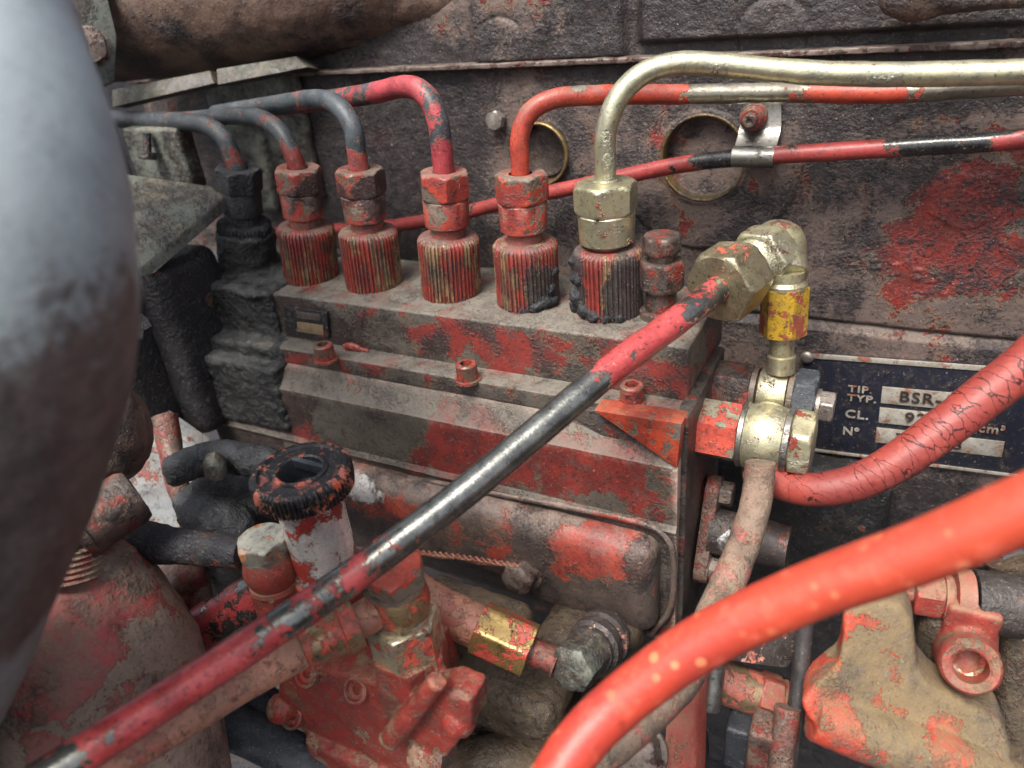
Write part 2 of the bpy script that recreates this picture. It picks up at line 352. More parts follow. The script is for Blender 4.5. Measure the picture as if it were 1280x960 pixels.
pipe_mat('line_return', (C(158,62,60), C(132,52,50)), [(onY(890,202,300), 9, -.6, 'p'), (onY(1215,176,300), (26,30,10), -.5, 'p'), (onY(1275,181,300), (8,30,3), .6, 'p')],
    .86, C(38,40,42), C(26,28,30), 0, .25, grime=.12, dust=.12, speck=.25)
pipe_mat('line_diag', (C(170,68,68), C(140,46,48)), [
    (P(800,435,232), 20, .16, 'p'), (P(870,385,250), 11, -.12, 'p'), (P(640,570,218), 29, -.75, 'p'), (P(450,710,203), 26, -.06, 'p'), (P(310,808,186), 17, -.05, 'p'), (P(200,880,176), 24, .34, 'p'), (P(95,950,166), 9, -.4, 'p')],
    .55, C(134,136,130), C(96,98,96), .85, .22, grime=.14, dust=.03, soft=(1.7,.3), speck=.9, film=.12, prough=.34)
mat('line_pink', C(186,126,102), C(152,108,88), 0, .5, (C(172,92,80), C(150,100,82)), .45, 18, (), grime=.22, gs=14, dust=.3, dcol=C(150,116,96), bump=.12, speck=.3, wear=0, cav=0)
mat('braid', C(134,110,94), C(92,76,66), 0, .6, (C(188,104,98), C(150,84,80)), .36, 9, [(P(945,620,255), 13, -.3, 'p')], grime=.34, gcol=C(66,58,52), gs=12, dust=.3, dcol=C(150,136,116), bump=1.8, bs=1.1, wear=0, cav=0, mott=.25)
mat('rubber_soot', C(34,34,38), C(24,24,28), 0, .6, RED, .1, 14, [(P(290,690,256), 12, .4, 'p')], grime=.5, gcol=C(34,35,40), dust=.12, bump=1.4, bs=1.6, wear=0, film=.15)
mat('hose_dark', C(52,56,62), C(38,42,48), 0, .5, None, grime=.3, gcol=SOOT, dust=.25, dcol=C(110,118,124), bump=.2, wear=0, film=.15)
mat('hose_front', C(146,156,158), C(116,124,126), 0, .45, None, patches=[(P(60,700,117), (40,60,40), .45, 'g')], grime=.30, gcol=C(70,60,56), gs=34, dust=.5, dcol=C(172,184,190), bump=.2, wear=0, cav=0, mott=.3)  # brown 'g' patch paints shade into the colour of the hose's lower part
mat('tan_cast', C(130,110,80), C(86,78,68), 0, .7, (C(188,68,50), C(160,62,54)), .20, 20, [
    (P(1015,905,236), (13,26,12), .34, 'p'), (P(1120,950,232), (26,20,9), .26, 'p'), (P(1056,790,240), (3,12,12), .2, 'p')],
    grime=.34, gcol=C(84,76,70), gs=22, dust=.35, dcol=C(144,124,88), bump=.6, bs=.9, speck=.3, grough=.8)
mat('tan_block', C(88,74,56), C(64,54,44), 0, .7, RED, .22, 22, (), grime=.45, gcol=C(44,38,31), dust=.22, dcol=C(120,104,78), bump=.6)
mat('filter', C(158,134,118), C(124,108,98), 0, .72, (C(178,62,64), C(156,56,58)), .30, 26, [(P(60,830,214), (30,30,12), .5, 'p'), (P(150,800,214), (14,20,7), .2, 'p')],
    grime=.38, gcol=C(70,60,54), gs=18, dust=.4, dcol=C(146,128,110), bump=.9, bs=1.7, speck=.5, grough=.8)
mat('primer_red', C(140,116,96), C(104,90,80), .2, .5, (C(150,52,45), C(120,44,42)), .72, 20, [(P(400,890,240), (22,20,8), .12, 'g')], grime=.34, gcol=C(96,70,58), gs=20, dust=.28, dcol=C(176,128,100), bump=.3, bs=1.6, speck=.4)
mat('chrome', C(226,224,220), C(206,204,200), .6, .26, (C(150,50,42), C(130,44,40)), .30, 12, [(P(385,665,228), 5, .3, 'p'), (P(430,650,228), (5,9,30), .4, 'p')], grime=.08, gs=14, dust=.0, bump=.05, wear=0, film=.04, mott=.1)
mat('knob', C(30,31,34), C(22,23,26), 0, .34, (C(206,84,52), C(190,112,98)), .30, 7, [(P(356,580,236), (7,6,3), .16, 'p'), (P(398,606,236), (9,6,3), .16, 'p'), (P(392,568,236), (7,4,3), .3, 'w')], grime=.2, gcol=SOOT, dust=.12, bump=.2, bs=1.2, speck=.2, wear=.15, film=.15, pth=.2)
mat('black_cast', C(34,33,35), C(24,23,26), 0, .5, RED, .08, 12, (), grime=.5, gcol=C(24,24,27), dust=.1, bump=.5, wear=.2, film=.15)
mat('soot', C(36,38,41), C(26,28,31), 0, .6, None, grime=.6, gcol=C(26,27,30), gs=10, dust=.28, dcol=C(84,88,92), bump=1.3, bs=1.3, wear=.25, film=.2)
mat('grey_panel', C(128,132,134), C(96,100,104), 0, .6, RED, .36, 24, (), grime=.4, gcol=SOOT, dust=.3, bump=.3)
mat('flange_red', C(112,92,82), C(84,70,66), .2, .46, RED, .5, 10, (), grime=.4, gs=11, dust=.32, dcol=C(150,120,104), bump=.5, bs=1.2)
mat('stub', C(70,62,60), C(50,46,46), .2, .5, (C(214,196,180), C(206,120,104)), .30, 9, [(onY(898,668,238), 6, .7, 'w')], grime=.42, dust=.2, bump=.3)
mat('fitting_red', C(120,100,84), None, .2, .5, (C(156,62,54), C(130,52,48)), .76, 14, (), grime=.25, gcol=C(92,78,62), gs=12, dust=.35, dcol=C(140,122,92), bump=.4, bs=1.2, speck=.3)
mat('bolt_dark', C(122,108,100), C(84,74,70), .3, .45, RED, .3, 7, (), grime=.42, gs=7, dust=.3, bump=.5)
mat('bolt_clean', C(168,160,152), C(130,122,116), .7, .35, None, grime=.22, dust=.2, bump=.15)
mat('plate_navy', C(30,34,48), C(26,29,40), .1, .38, None, grime=.26, gcol=C(56,48,42), gs=9, dust=.12, bump=.08, wear=0, cav=0, film=.25, mott=.25)
mat('plate_white', C(178,174,164), C(150,142,130), .3, .45, (C(160,98,80), C(140,88,72)), .26, 9, (), grime=.32, gcol=C(110,92,76), gs=8, dust=0, bump=.05, speck=0, wear=0, cav=0, film=.15, mott=.25)
mat('ink', C(56,48,46), None, 0, .5, None, grime=.2, dust=0, bump=0, wear=0, cav=0, film=0, mott=.25)
mat('spring', C(60,58,60), C(44,42,44), .3, .45, None, grime=.3, dust=.3, bump=.3, wear=0)

mat('crust', C(44,43,42), C(30,30,31), 0, .5, None, grime=.55, gcol=C(24,24,25), gs=12, dust=.42, dcol=C(94,96,94), bump=1.4, bs=1.3, wear=.3, wt=(.53,.6), wcol=C(120,118,112), mott=.5, film=.2)
def special_hose(name, c1, c2, crack_dir=None,  spots=None, rough=.5, dustc=None):
    m = bpy.data.materials.new(name); m.use_nodes = True; N = NT(m); b = m.node_tree.nodes['Principled BSDF']
    geo = N.n.new('ShaderNodeNewGeometry'); pos = N.vm('SCALE', geo.outputs['Position'], None, 1000.0)
    col = N.mix(N.ramp(N.noise(pos, 26, 5, .6), .38, .62), c1, c2); n2 = N.noise(pos, 1.5, 4, .6)
    col = N.mix(N.m('MULTIPLY', N.ramp(N.noise(pos, 5, 6, .72), .55, .68), .5), col, pc_d(c2)); h = N.m('MULTIPLY', n2, .25)
    if crack_dir is not None:
        d = tuple(float(x) for x in unit(crack_dir))
        wp = N.vm('ADD', pos, N.vm('SCALE', N.noise(pos, 4, 3, .6, 0, True), None, 3.2))
        q = N.vm('ADD', wp, N.vm('SCALE', d, None, N.m('MULTIPLY', N.vm('DOT_PRODUCT', wp, d), 2.6)))
        v = N.n.new('ShaderNodeTexVoronoi'); v.feature = 'DISTANCE_TO_EDGE'; N.l.new(q, v.inputs['Vector']); v.inputs['Scale'].default_value = .085
        th = N.ramp(N.noise(pos, 9, 3, .6), .38, .62, .0, .028)
        cr = N.ramp(N.m('SUBTRACT', th, v.outputs['Distance']), -.004, .008)
        col = N.mix(cr, col, C(58, 26, 26)); h = N.m('MULTIPLY_ADD', cr, -1.2, h)
    if spots:
        sx = N.n.new('ShaderNodeSeparateXYZ'); N.l.new(pos, sx.inputs[0]); col = N.mix(N.m('MULTIPLY', N.ramp(sx.outputs[0], -70., 20.), .6), col, C(180, 74, 48))
        v = N.n.new('ShaderNodeTexVoronoi'); v.feature = 'F1'; N.l.new(pos, v.inputs['Vector']); v.inputs['Scale'].default_value = 1/spots[0]; v.inputs['Randomness'].default_value = .9
        sp = N.m('MULTIPLY', N.ramp(v.outputs['Distance'], spots[1]*1.25, spots[1]*.7), N.ramp(N.noise(pos, 22, 2), .40, .55)); col = N.mix(N.m('MULTIPLY', sp, .42), col, spots[2])
    dn = N.ramp(N.noise(pos, 7, 6, .7), .5, .75)
    if dustc: col = N.mix(N.m('MULTIPLY', dn, .6), col, dustc)
    N.put(b.inputs['Base Color'], col); N.put(b.inputs['Roughness'], N.mixf(dn, rough, min(1, rough+.25)))
    bn = N.n.new('ShaderNodeBump'); bn.inputs['Distance'].default_value = .0005; N.l.new(h, bn.inputs['Height']); N.l.new(bn.outputs[0], b.inputs['Normal'])
    MATS[name] = m
special_hose('hose_red', C(172,58,44), C(144,44,42), None, (6.5, .19, C(232,160,112)), .45, C(206,96,74))
special_hose('hose_cracked', C(140,58,50), C(120,50,46), P(1280,460,235)-P(1080,600,235), None, .5, C(170,96,84))

# ============================================================ SETTING
def heightfield(x0, x1, z0, z1, nx, nz, hf):
    gx = np.linspace(x0, x1, nx); gz = np.linspace(z0, z1, nz); A, B = np.meshgrid(gx, gz)
    a, b = A.ravel(), B.ravel(); y = W - hf(a, b)
    v = np.stack([a, y, b], 1); f = []
    for j in range(nz-1):
        r = j*nx
        f += [(r+i, r+i+1, r+nx+i+1, r+nx+i) for i in range(nx-1)]
    return v, f
ss = lambda x, a, b: (lambda t: t*t*(3-2*t))(np.clip((x-a)/(b-a), 0, 1))
def flat2(p, q): o = onY(p, q, W); return o[0], o[2]
plug1 = flat2(676, 192); plug2 = flat2(880, 197)
def wall_h(a, b):
    p = np.stack([a, a*0, b], 1); h = fbm(p, 26, 3, 3)*.8 + fbm(p, 5, 4, 9)*.25 + np.abs(fbm(p, 2.2, 3, 21))*.22
    q = b + fbm(p, 12, 2, 5)*.5
    h = h + 1.6*(1-ss(np.hypot(a-plug2[0], b-plug2[1]), 39, 41.5))            # raised boss round the right plug
    st = onY(960, 400, W)[2]
    h = h + 2.6*(1-ss(q, st-1.5, st+1.2))                                     # lower part of the casting stands proud
    h = h - 1.4*np.exp(-((q-st-2.0)/1.1)**2)
    for (c, r) in ((plug1, 13.7), (plug2, 17.5)):
        d = np.hypot(a-c[0], b-c[1]); h = h + .7*(1-ss(d, r+1.5, r+3)) - 7*(1-ss(d, r-.4, r+.4))
    rx, rz = flat2(1210, 250)
    h = h + .5*(1-ss(np.hypot((a-rx)/1.3, b-rz)+fbm(p, 8, 3, 31)*2.0, 10, 11))
    # raised casting characters
    for k, (px, py, ww, hh) in enumerate(((1045,322,12,14),(1068,325,10,16),(1092,330,14,12),(1120,336,12,15),(1146,342,14,14),(1166,346,9,13))):
        cx_, cz_ = flat2(px, py); u = np.abs(a-cx_)/(ww*.14); v = np.abs(b-cz_)/(hh*.16); e = np.maximum(u, v)
        h = h + .5*(ss(e, 1.3, .95) - .75*ss(e, .66, .4))
    return h
ZS = flat2(700, 80)[1]
bl = thing('engine_block', 'grimy cast iron engine block with flaked red paint behind all the fuel lines', 'engine block', (0, W, -150), kind='structure')
v, f = heightfield(-420, 230, -262, ZS, 680, 370, wall_h)
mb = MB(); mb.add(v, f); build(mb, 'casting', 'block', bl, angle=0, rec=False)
for (c, r) in ((plug1, 13.7), (plug2, 17.5)):
    mb = MB(); o = V3(c[0], W-.8, c[1]); lathe(mb, o+EY*0, -EY, [(-5.6, r-2.2), (-5.6, r-3.5), (-6.6, r-5), (-6.6, .01)], 64); pl = build(mb, 'core_plug', 'plug', bl, (.25, 3, 2))
    mb = MB(); lathe(mb, o, -EY, [(-6, r-.5), (1.5, r-.5), (2.2, r), (2.2, r+.7), (1.6, r+1.1), (.2, r+1.1), (-6, r+.6)], 72, cap=False); rg = build(mb, 'rim', 'brass_edge', bl, angle=60)
# cylinder head above the joint
hd = thing('cylinder_head', 'dark cast cylinder head with rounded bosses above the block joint', 'cylinder head', (0, W, 0), kind='structure')
xa, xb = flat2(786, 40)[0], flat2(793, 40)[0]; arc1 = flat2(966, 42); arc0 = flat2(628, 62)
def head_h(a, b):
    p = np.stack([a, a*0, b], 1); h = fbm(p, 22, 3, 43)*1.0 + fbm(p, 4.5, 4, 49)*.5 + np.abs(fbm(p, 2, 3, 61))*.4
    x2 = flat2(590, 50)[0]
    blk = (1-ss(a, xa-4.5, xa))*ss(a, x2-3, x2+4)*ss(b, ZS+1, ZS+2.5)
    h = h + 4.5*blk*1.0 + 5.0*ss(a, xb, xb+5)*ss(b, ZS+6, ZS+8)
    for (c, r, s) in ((arc1, 12.5, 1.5), (arc0, 13, 1.2)):
        d = np.hypot(a-c[0], np.maximum(b-c[1], 0)*1.0) ; h = h + s*(1-ss(d, r-.3, r+.3)) - .9*np.exp(-((d-r-.4)/.7)**2)
    return h - 2
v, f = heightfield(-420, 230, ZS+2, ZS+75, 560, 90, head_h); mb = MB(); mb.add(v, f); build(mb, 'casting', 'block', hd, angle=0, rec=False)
mb = MB(); rbox(mb, (-95, W-1, ZS+.9), (650, 9, 2.2), .6, 3); build(mb, 'gasket', 'bolt_dark', hd, (.6, 5, 4))
lv = onY(1150, 5, W-14)
mb = MB(); tube(mb, [onY(1150, -8, W-16), onY(1215, -2, W-16), onY(1300, -10, W-16)], [7, 4, 4]); ball(mb, onY(1148, -6, W-16), 10.5, sq=(1.15, .6, .75))
o = build(mb, 'lifting_bracket', 'manifold', None, [(.6, 5, 3)], blend=(.9, 4)); tag(o, 'rusty rounded bracket end at the top above the zinc fuel line', 'bracket')
# base of the bay so that no gap opens on nothing
mb = MB(); rbox(mb, (-150, 420, -480), (1400, 900, 10), 2, 60); o = build(mb, 'ground', 'black_cast'); o['kind'] = 'structure'
mb = MB(); rbox(mb, (-150, 430, -320), (900, 12, 640), 2, 40); o = build(mb, 'rear_wall', 'black_cast'); o['kind'] = 'structure'

def bolt(name, mat_, parent, o, axis, ap, h, rot=0, washer=0, shank=0, dome=0, ch=.14):
    mb = MB(); hexnut(mb, o, axis, ap, 0, h, rot, ch=ch, dome=dome)
    if washer: lathe(mb, np.asarray(o), axis, [(-1.2, washer), (.1, washer), (.3, washer-.4), (.3, ap*.5)], 36)
    if shank: lathe(mb, np.asarray(o), axis, [(h-.5, shank), (h+2.6, shank), (h+3, shank-.5)], 24)
    return build(mb, name, mat_, parent, (.12, 2, 1))
b = bolt('hex_bolt', 'bolt_clean', None, onY(622, 150, W-1), -EY+V3(0,0,.1), 4.0, 4.2, .3)
tag(b, 'small bare steel hex bolt head screwed into the block left of the round plugs', 'bolt')

# ============================================================ INJECTION PUMP
ZT = -120.0
pump = thing('injection_pump', 'long red and grey in-line diesel injection pump with chipped paint', 'injection pump', (-150, 245, -170))
XR = -57.0
mb = MB(); rbox(mb, ((-320+XR)/2, 254, -131.5), (XR+320, 54, 23), 1.1, 3.5); build(mb, 'upper_block', 'pump', pump, (.35, 6, 5))
mb = MB(); rbox(mb, ((-262+XR)/2-1, 240, -145.5), (XR+262+4, 48, 7.5), .7, 3.5); build(mb, 'gasket_plate', 'pump', pump, (.3, 7, 6))
# main housing: front face drops from the ledge and leans slightly outwards
prof = [(-149.5, 216.5), (-157.5, 211.5), (-160, 209.4), (-187, 210.5), (-189.5, 209.2), (-192, 210.5), (-252, 212), (-256, 216), (-256, 268), (-149.5, 268)]
def extr(mb, prof, x0, x1, step=3.0, sub=4):
    pts = []
    for i in range(len(prof)):
        a = np.array(prof[i]); b_ = np.array(prof[(i+1) % len(prof)]); m = max(1, int(np.linalg.norm(b_-a)/sub))
        for j in range(m): pts.append(a+(b_-a)*j/m)
    k = len(pts); nx = int((x1-x0)/step)+1; vs = []
    for i in range(nx+1):
        x = x0+(x1-x0)*i/nx; vs += [(x, q[1], q[0]) for q in pts]
    f = [(i*k+j, i*k+(j+1) % k, (i+1)*k+(j+1) % k, (i+1)*k+j) for i in range(nx) for j in range(k)]
    f += [tuple(range(k-1, -1, -1)), tuple(nx*k+j for j in range(k))]
    return mb.add(vs, f)
mb = MB(); extr(mb, prof, -300, XR+1.5, 3, 4); build(mb, 'housing', 'pump', pump, (.45, 8, 7), angle=24)
# corner gusset on the ledge end
g = [onY(742, 513, 209.0), onY(852, 530, 209.0), onY(846, 586, 209.0)]
mb = MB(); prism(mb, g, EY*9, .5); build(mb, 'corner_web', 'pump_orange', pump)
mb = MB(); prism(mb, [onY(700,512,213.5), onY(742,513,213.5), onY(846,586,213.5), onY(846,604,213.5)], EY*5, .4)
build(mb, 'web_edge', 'pump_dark', pump)
# raised rib that frames the cover, then the bulging side cover
def pth(l, y): return [onY(a, b_, y) for a, b_ in l]
mb = MB(); tube(mb, pth([(470,590),(560,606),(700,632),(795,652),(832,672),(842,705),(838,760),(815,790)], 209.5), 1.3, 10, 2); build(mb, 'rim', 'cover', pump, (.3, 3, 2))
def cov_t(p):
    q = p.copy(); t = np.clip(q[:, 2]/23, -1, 1); q[:, 1] += (1-np.sqrt(np.clip(1-.8*t*t, 0, 1)))*5.5; q[:, 0] += 0; return q
ctr = (onY(818, 700, 205)+onY(440, 640, 205))/2
xl, xr = onY(425, 640, 203)[0], onY(818, 700, 203)[0]
zt, zb = onY(640, 628, 209)[2], onY(790, 775, 209)[2]
mb = MB(); rbox(mb, ((xl+xr)/2, 208.5, (zt+zb)/2), (xr-xl, 20, zt-zb), 7.5, 3, taper=cov_t); build(mb, 'side_cover', 'cover', pump, (.5, 9, 8))
cb = onY(651, 720, 196)
b = bolt('cover_bolt', 'bolt_dark', pump, cb+EY*2, -EY+V3(0,0,.15), 6.4, 6.5, .2, 8.8, dome=1.2)
wp_ = [onY(x_, y_, 194.5) for x_, y_ in [(520,690),(548,696),(575,698),(600,704),(628,706),(650,708)]]
mb = MB(); wpn = []
tube(mb, wp_, .7, 8, 1)
a_, u_, v_ = frame(wp_[-1]-wp_[0]); L_ = np.linalg.norm(wp_[-1]-wp_[0])
for ph in (0, math.pi):
    q = [wp_[0]+(wp_[-1]-wp_[0])*t/60+(u_*math.cos(t*.9+ph)+v_*math.sin(t*.9+ph))*.8 + (onY(575,698,194.5)-onY(575,699.5,194.5))*math.sin(math.pi*t/60) for t in range(61)]
    tube(mb, q, .55, 6, 1)
o = build(mb, 'seal_wire', 'line_pink'); tag(o, 'twisted paint-covered sealing wire running to the bolt on the pump cover', 'wire')
b = bolt('cover_bolt', 'bolt_dark', pump, onY(470, 662, 205), -EY, 5, 5, 0, 6.5)
# socket head screws standing on the ledge
for (px, py) in ((408, 449), (585, 474), (790, 502)):
    o = onZ(px, py, -141.7); mb = MB(); r = 4.3
    lathe(mb, o, EZ, [(-.5, r+1.1), (.5, r+1.1), (.7, r), (6.8, r), (7.5, r-.6)], 36, cap=False)
    hexnut(mb, o, EZ, 2.2, 3.2, 7.5, .2, ch=0.01)
    mb2 = MB(); lathe(mb2, o, EZ, [(-.5, r+1.1), (.5, r+1.1), (.75, r), (6.8, r), (7.4, r-.6), (7.4, 2.5), (4.0, 2.5), (3.6, .01)], 36, rad=lambda th, t, rr: np.full(36, rr) if rr != 2.5 else 2.3*hexr(th))
    build(mb2, 'socket_screw', 'socket', pump, (.1, 2, 3))
# torn paint flap beside the first screw and an oily rag of grime
mb = MB(); ball(mb, onY(440, 434, 224.5), 2.2, 8, (2.2, .8, .9)); ball(mb, onY(432, 440, 223.5), 1.8, 8); ball(mb, onY(455, 438, 225), 1.6, 8, (2, 1, .8))
build(mb, 'lead_seal', 'primer_red', pump, (1.0, 2, 3), blend=(.45, 2))
# small maker's tag at the left of the upper block
t0, t1, t2, t3 = (onY(*q, 225.4) for q in ((356,383),(408,390),(411,424),(356,416)))
mb = MB(); prism(mb, [t0, t1, t2, t3], EY*1.5, .4); build(mb, 'name_tag', 'black_cast', pump)
lerp2 = lambda u, v_: (t0*(1-u)+t1*u)*(1-v_)+(t3*(1-u)+t2*u)*v_
mb = MB(); prism(mb, [lerp2(.3,.5)-EY*.3, lerp2(.9,.5)-EY*.3, lerp2(.9,.88)-EY*.3, lerp2(.3,.88)-EY*.3], EY*.4, .1); build(mb, 'tag_field', 'tan_cast', pump)
mb = MB(); prism(mb, [lerp2(.3,.12)-EY*.3, lerp2(.85,.12)-EY*.3, lerp2(.85,.36)-EY*.3, lerp2(.3,.36)-EY*.3], EY*.4, .1); build(mb, 'tag_field', 'pump_dark', pump)
# end plate
mb = MB(); rbox(mb, (XR+1.2, 242, -196), (5, 56, 112), 1, 5); build(mb, 'end_plate', 'pump_dark', pump, (.3, 6, 3))

# delivery valves with union nuts, and the six injector lines
XE = [-288., -246.5, -209.3, -167.5, -130.3, -94.9]
YE = 250.0
vlabel = ['leftmost delivery valve, wholly buried under black soot and grime', 'second delivery valve from the left, dull red with a sooty left flank',
          'third delivery valve from the left, red ribbed barrel under a blackened nut', 'fourth delivery valve from the left, clean red ribs below the crackled pink line',
          'bright orange-red delivery valve below the orange line, soot on its right flank', 'delivery valve topped by the bare golden union nut, grime caked on its left']
TOPX = [(300,230),(375,232),(452,232),(556,235),(652,238),(757,242)]
SZ = 1.13
zs = lambda l: [(t*SZ, r) for t, r in l]
AX = [unit(V3(onY(*q, YE)[0]-x, 0, onY(*q, YE)[2]-ZT)) for q, x in zip(TOPX, XE)]
for i, x in enumerate(XE):
    o = V3(x, YE, ZT); AXI = AX[i]; d = thing('delivery_valve', vlabel[i], 'delivery valve', o, 'delivery valves along the top of the pump')
    R = 12.6; nk = 46
    def kr(th, t, r, R=R): 
        return r if r < R-.9 else r + np.where((np.floor(th*nk*2/(2*math.pi)) % 2) == 0, .42, -.42)
    pr = [(-1, R-.3), (.2, R)] + [(q, R) for q in np.linspace(1.2, 21.5, 8)] + [(22.6, R-.8), (23.2, R-2.2), (23.4, 6.5)]
    mb = MB(); lathe(mb, o, AXI, zs(pr), nk*6, rad=lambda th, t, r: np.broadcast_to(kr(th, t, r), th.shape))
    build(mb, 'barrel', 'soot' if i == 0 else 'knurl', d, (1.3, 5, 3) if i == 0 else (.12, 6, i), angle=50)
    mb = MB(); lathe(mb, o, AXI, zs([(22, 7.0), (29, 6.6)]), 30); build(mb, 'neck', 'soot' if i == 0 else 'nut_red', d)
    um = ['soot', 'nut_red', 'nut_red', 'nut_red', 'nut_red', 'zinc'][i]; nz = 26.5 if i < 5 else 24.5; big = 1.0 if i < 5 else 1.12
    mb = MB(); lathe(mb, o, AXI, zs([(nz, 8.2*big), (nz+.8, 9.2*big), (nz+10, 9.5*big), (nz+10.6, 9.0*big)]), 40)
    hexnut(mb, o, AXI, 9.3*big, (nz+10.4)*SZ, (nz+20)*SZ, [.3, .5, .15, .62, .75, .1][i], ch=.16, hole=4.6)
    build(mb, 'union_nut', um, d, (.7, 4, 3) if i == 0 else (.12, 3, i))
def yl(l): return [onY(a, b_, y) for a, b_, y in l]
zn = onY(757, 244, YE)
def ln(i, pts, r, m, label):
    st = V3(XE[i], YE, ZT) + AX[i]*45; p = [st, st+AX[i]*6] + yl(pts); mb = MB(); tube(mb, p, r, 24, 1.5)
    o = build(mb, 'injector_line', m, None, (.25, 5, i)); tag(o, label, 'fuel line', 'steel lines rising from the delivery valves')
    if True:
        mb = MB(); lathe(mb, st, AX[i], [(-2, r+.2), (5, r+1.0), (6, r+.9), (6.4, r)], 24); c = build(mb, 'sleeve', m, None); c.parent = o
ln(0, [(290,195,250),(279,172,251),(258,157,254),(225,152,258),(180,150,262),(120,148,266)], 4.2, 'line_soot', 'leftmost sooty fuel line bending away left behind the foreground hose')
ln(1, [(364,190,250),(350,165,252),(325,148,256),(285,145,262),(230,150,270),(150,150,280)], 4.0, 'line_soot', 'second sooty fuel line, an orange spot low on its bend')
ln(2, [(446,190,250),(441,160,251),(424,134,254),(398,124,260),(350,130,270),(270,142,282)], 4.1, 'line_soot_red', 'third grey-black fuel line with pink paint where it levels off')
ln(3, [(553,195,250),(547,150,251),(533,120,253),(508,108,257),(470,116,264),(420,124,272),(340,134,286)], 4.3, 'line_crackle', 'fuel line with crackled pink-red paint over its crest')
ln(4, [(650,200,250),(650,170,251),(663,140,254),(695,123,259),(750,119,268),(850,118,285),(1000,116,297),(1120,116,300),(1230,108,303),(1330,103,304),(1600,92,306)], 3.55, 'line_orange', 'orange-red fuel line passing right behind the bare one, paint missing in stretches')
ln(5, [(757,205,250),(756,180,250),(761,150,251),(776,118,254),(806,91,258),(850,79,262),(910,82,266),(1000,90,270),(1100,93,274),(1200,92,278),(1340,88,282),(1600,80,286)], 3.8, 'line_zinc', 'bare golden zinc fuel line arching over to the right edge')
# bleed screw beside the last valve
sx = V3(onY(826, 395, YE)[0], YE, ZT)
if 1:
    vd = bpy.data.objects['delivery_valve.005']; mb = MB()
    for a_, z_, r_ in ((200,3,5),(215,8,5),(190,13,4.5),(225,15,4),(180,20,4),(205,21,4),(170,5,4.5),(240,4,4),(262,2,3.5),(285,1.5,3),(310,1.5,3),(150,12,4.5)):
        ball(mb, V3(XE[5]+11.6*math.cos(R3(a_)), YE+11.6*math.sin(R3(a_)), ZT+z_), r_*.8, 8)
    build(mb, 'caked_dirt', 'soot', vd, [(1.0, 3, 3), (.6, 1.2, 2)], blend=(.6, 7))
    vd = bpy.data.objects['delivery_valve.004']; mb = MB()
    for a_, z_, r_ in ((330,3,4),(345,8,3.5),(310,1.5,3.5),(285,1,3),(260,.5,2.6),(0,14,4),(350,2,4)):
        ball(mb, V3(XE[4]+11.4*math.cos(R3(a_)), YE+11.4*math.sin(R3(a_)), ZT+z_), r_*.8, 8)
    build(mb, 'caked_dirt', 'soot', vd, [(1.0, 3, 3), (.6, 1.2, 2)], blend=(.6, 7))
d = thing('bleed_screw', 'dark two-stage bleed screw standing between the last valve and the diagonal line', 'screw', sx)
mb = MB(); lathe(mb, sx, EZ, [(-.5, 8.0), (2.5, 8.0), (3, 7.4), (3.2, 5.8), (12, 5.8)], 36); build(mb, 'base', 'nut_dark', d, (.2, 3, 1))
mb = MB(); hexnut(mb, sx, EZ, 7.6, 11.5, 22.5, .5, ch=.2); build(mb, 'hex', 'nut_dark', d, (.2, 3, 2))
mb = MB(); lathe(mb, sx, EZ, [(22, 4.2), (26, 4.2)], 24); build(mb, 'neck', 'nut_dark', d)
mb = MB(); hexnut(mb, sx, EZ, 6.4, 25.4, 32, .5, ch=.3); build(mb, 'cap', 'nut_dark', d, (.2, 3, 2))
# ============================================================ NAMEPLATE on the block
yp = W-4.6
pc = [onY(*q, yp) for q in ((1004,439),(1250,467),(1262,586),(1006,563))]
o0 = (pc[0]+pc[3])/2; ux = unit(pc[1]-pc[0]); ux = unit((unit(pc[1]-pc[0])+unit(pc[2]-pc[3]))); uz = np.cross(ux, EY); uz = unit(uz)
def pl(px, py): return onY(px, py, yp)
xr_ = 86.0
TL = pl(1004,441); BL = TL - uz*abs((pl(1006,562)-TL)@uz); TR = TL+ux*(xr_-TL[0]); BR = BL+ux*(xr_-BL[0])
plate = thing('nameplate', 'dark navy nameplate stamped BSR with cm³ riveted to the block', 'nameplate', TL)
mb = MB(); prism(mb, [TL, TR, BR, BL], EY*1.6, .3); build(mb, 'plate', 'plate_navy', plate, (.25, 20, 2))
mb = MB(); e = .5
for a_, b_, wdt in ((TL, TR, -uz*2.2), (BL, BR, uz*1.4)):
    prism(mb, [a_-EY*e, b_-EY*e, b_-EY*e+wdt, a_-EY*e+wdt], EY*.9, .12)
build(mb, 'border', 'plate_white', plate)
KZ = abs((pl(1120,520)-pl(1120,510))@uz)/10; KX = (pl(1130,512)-pl(1120,511))@ux/10
def field(a, b, hpx, c=None):
    p0, p1 = pl(*a), pl(*b); L_ = (p1-p0)@ux; h = hpx*KZ; mb = MB(); q = p0-EY*.55
    prism(mb, [q, q+ux*L_, q+ux*L_-uz*h, q-uz*h], EY*.7, .1); build(mb, 'text_field', 'plate_white', plate)
field((1103,483), (1240,508), 20); field((1100,509), (1215,528), 19); field((1096,534), (1255,556), 19)
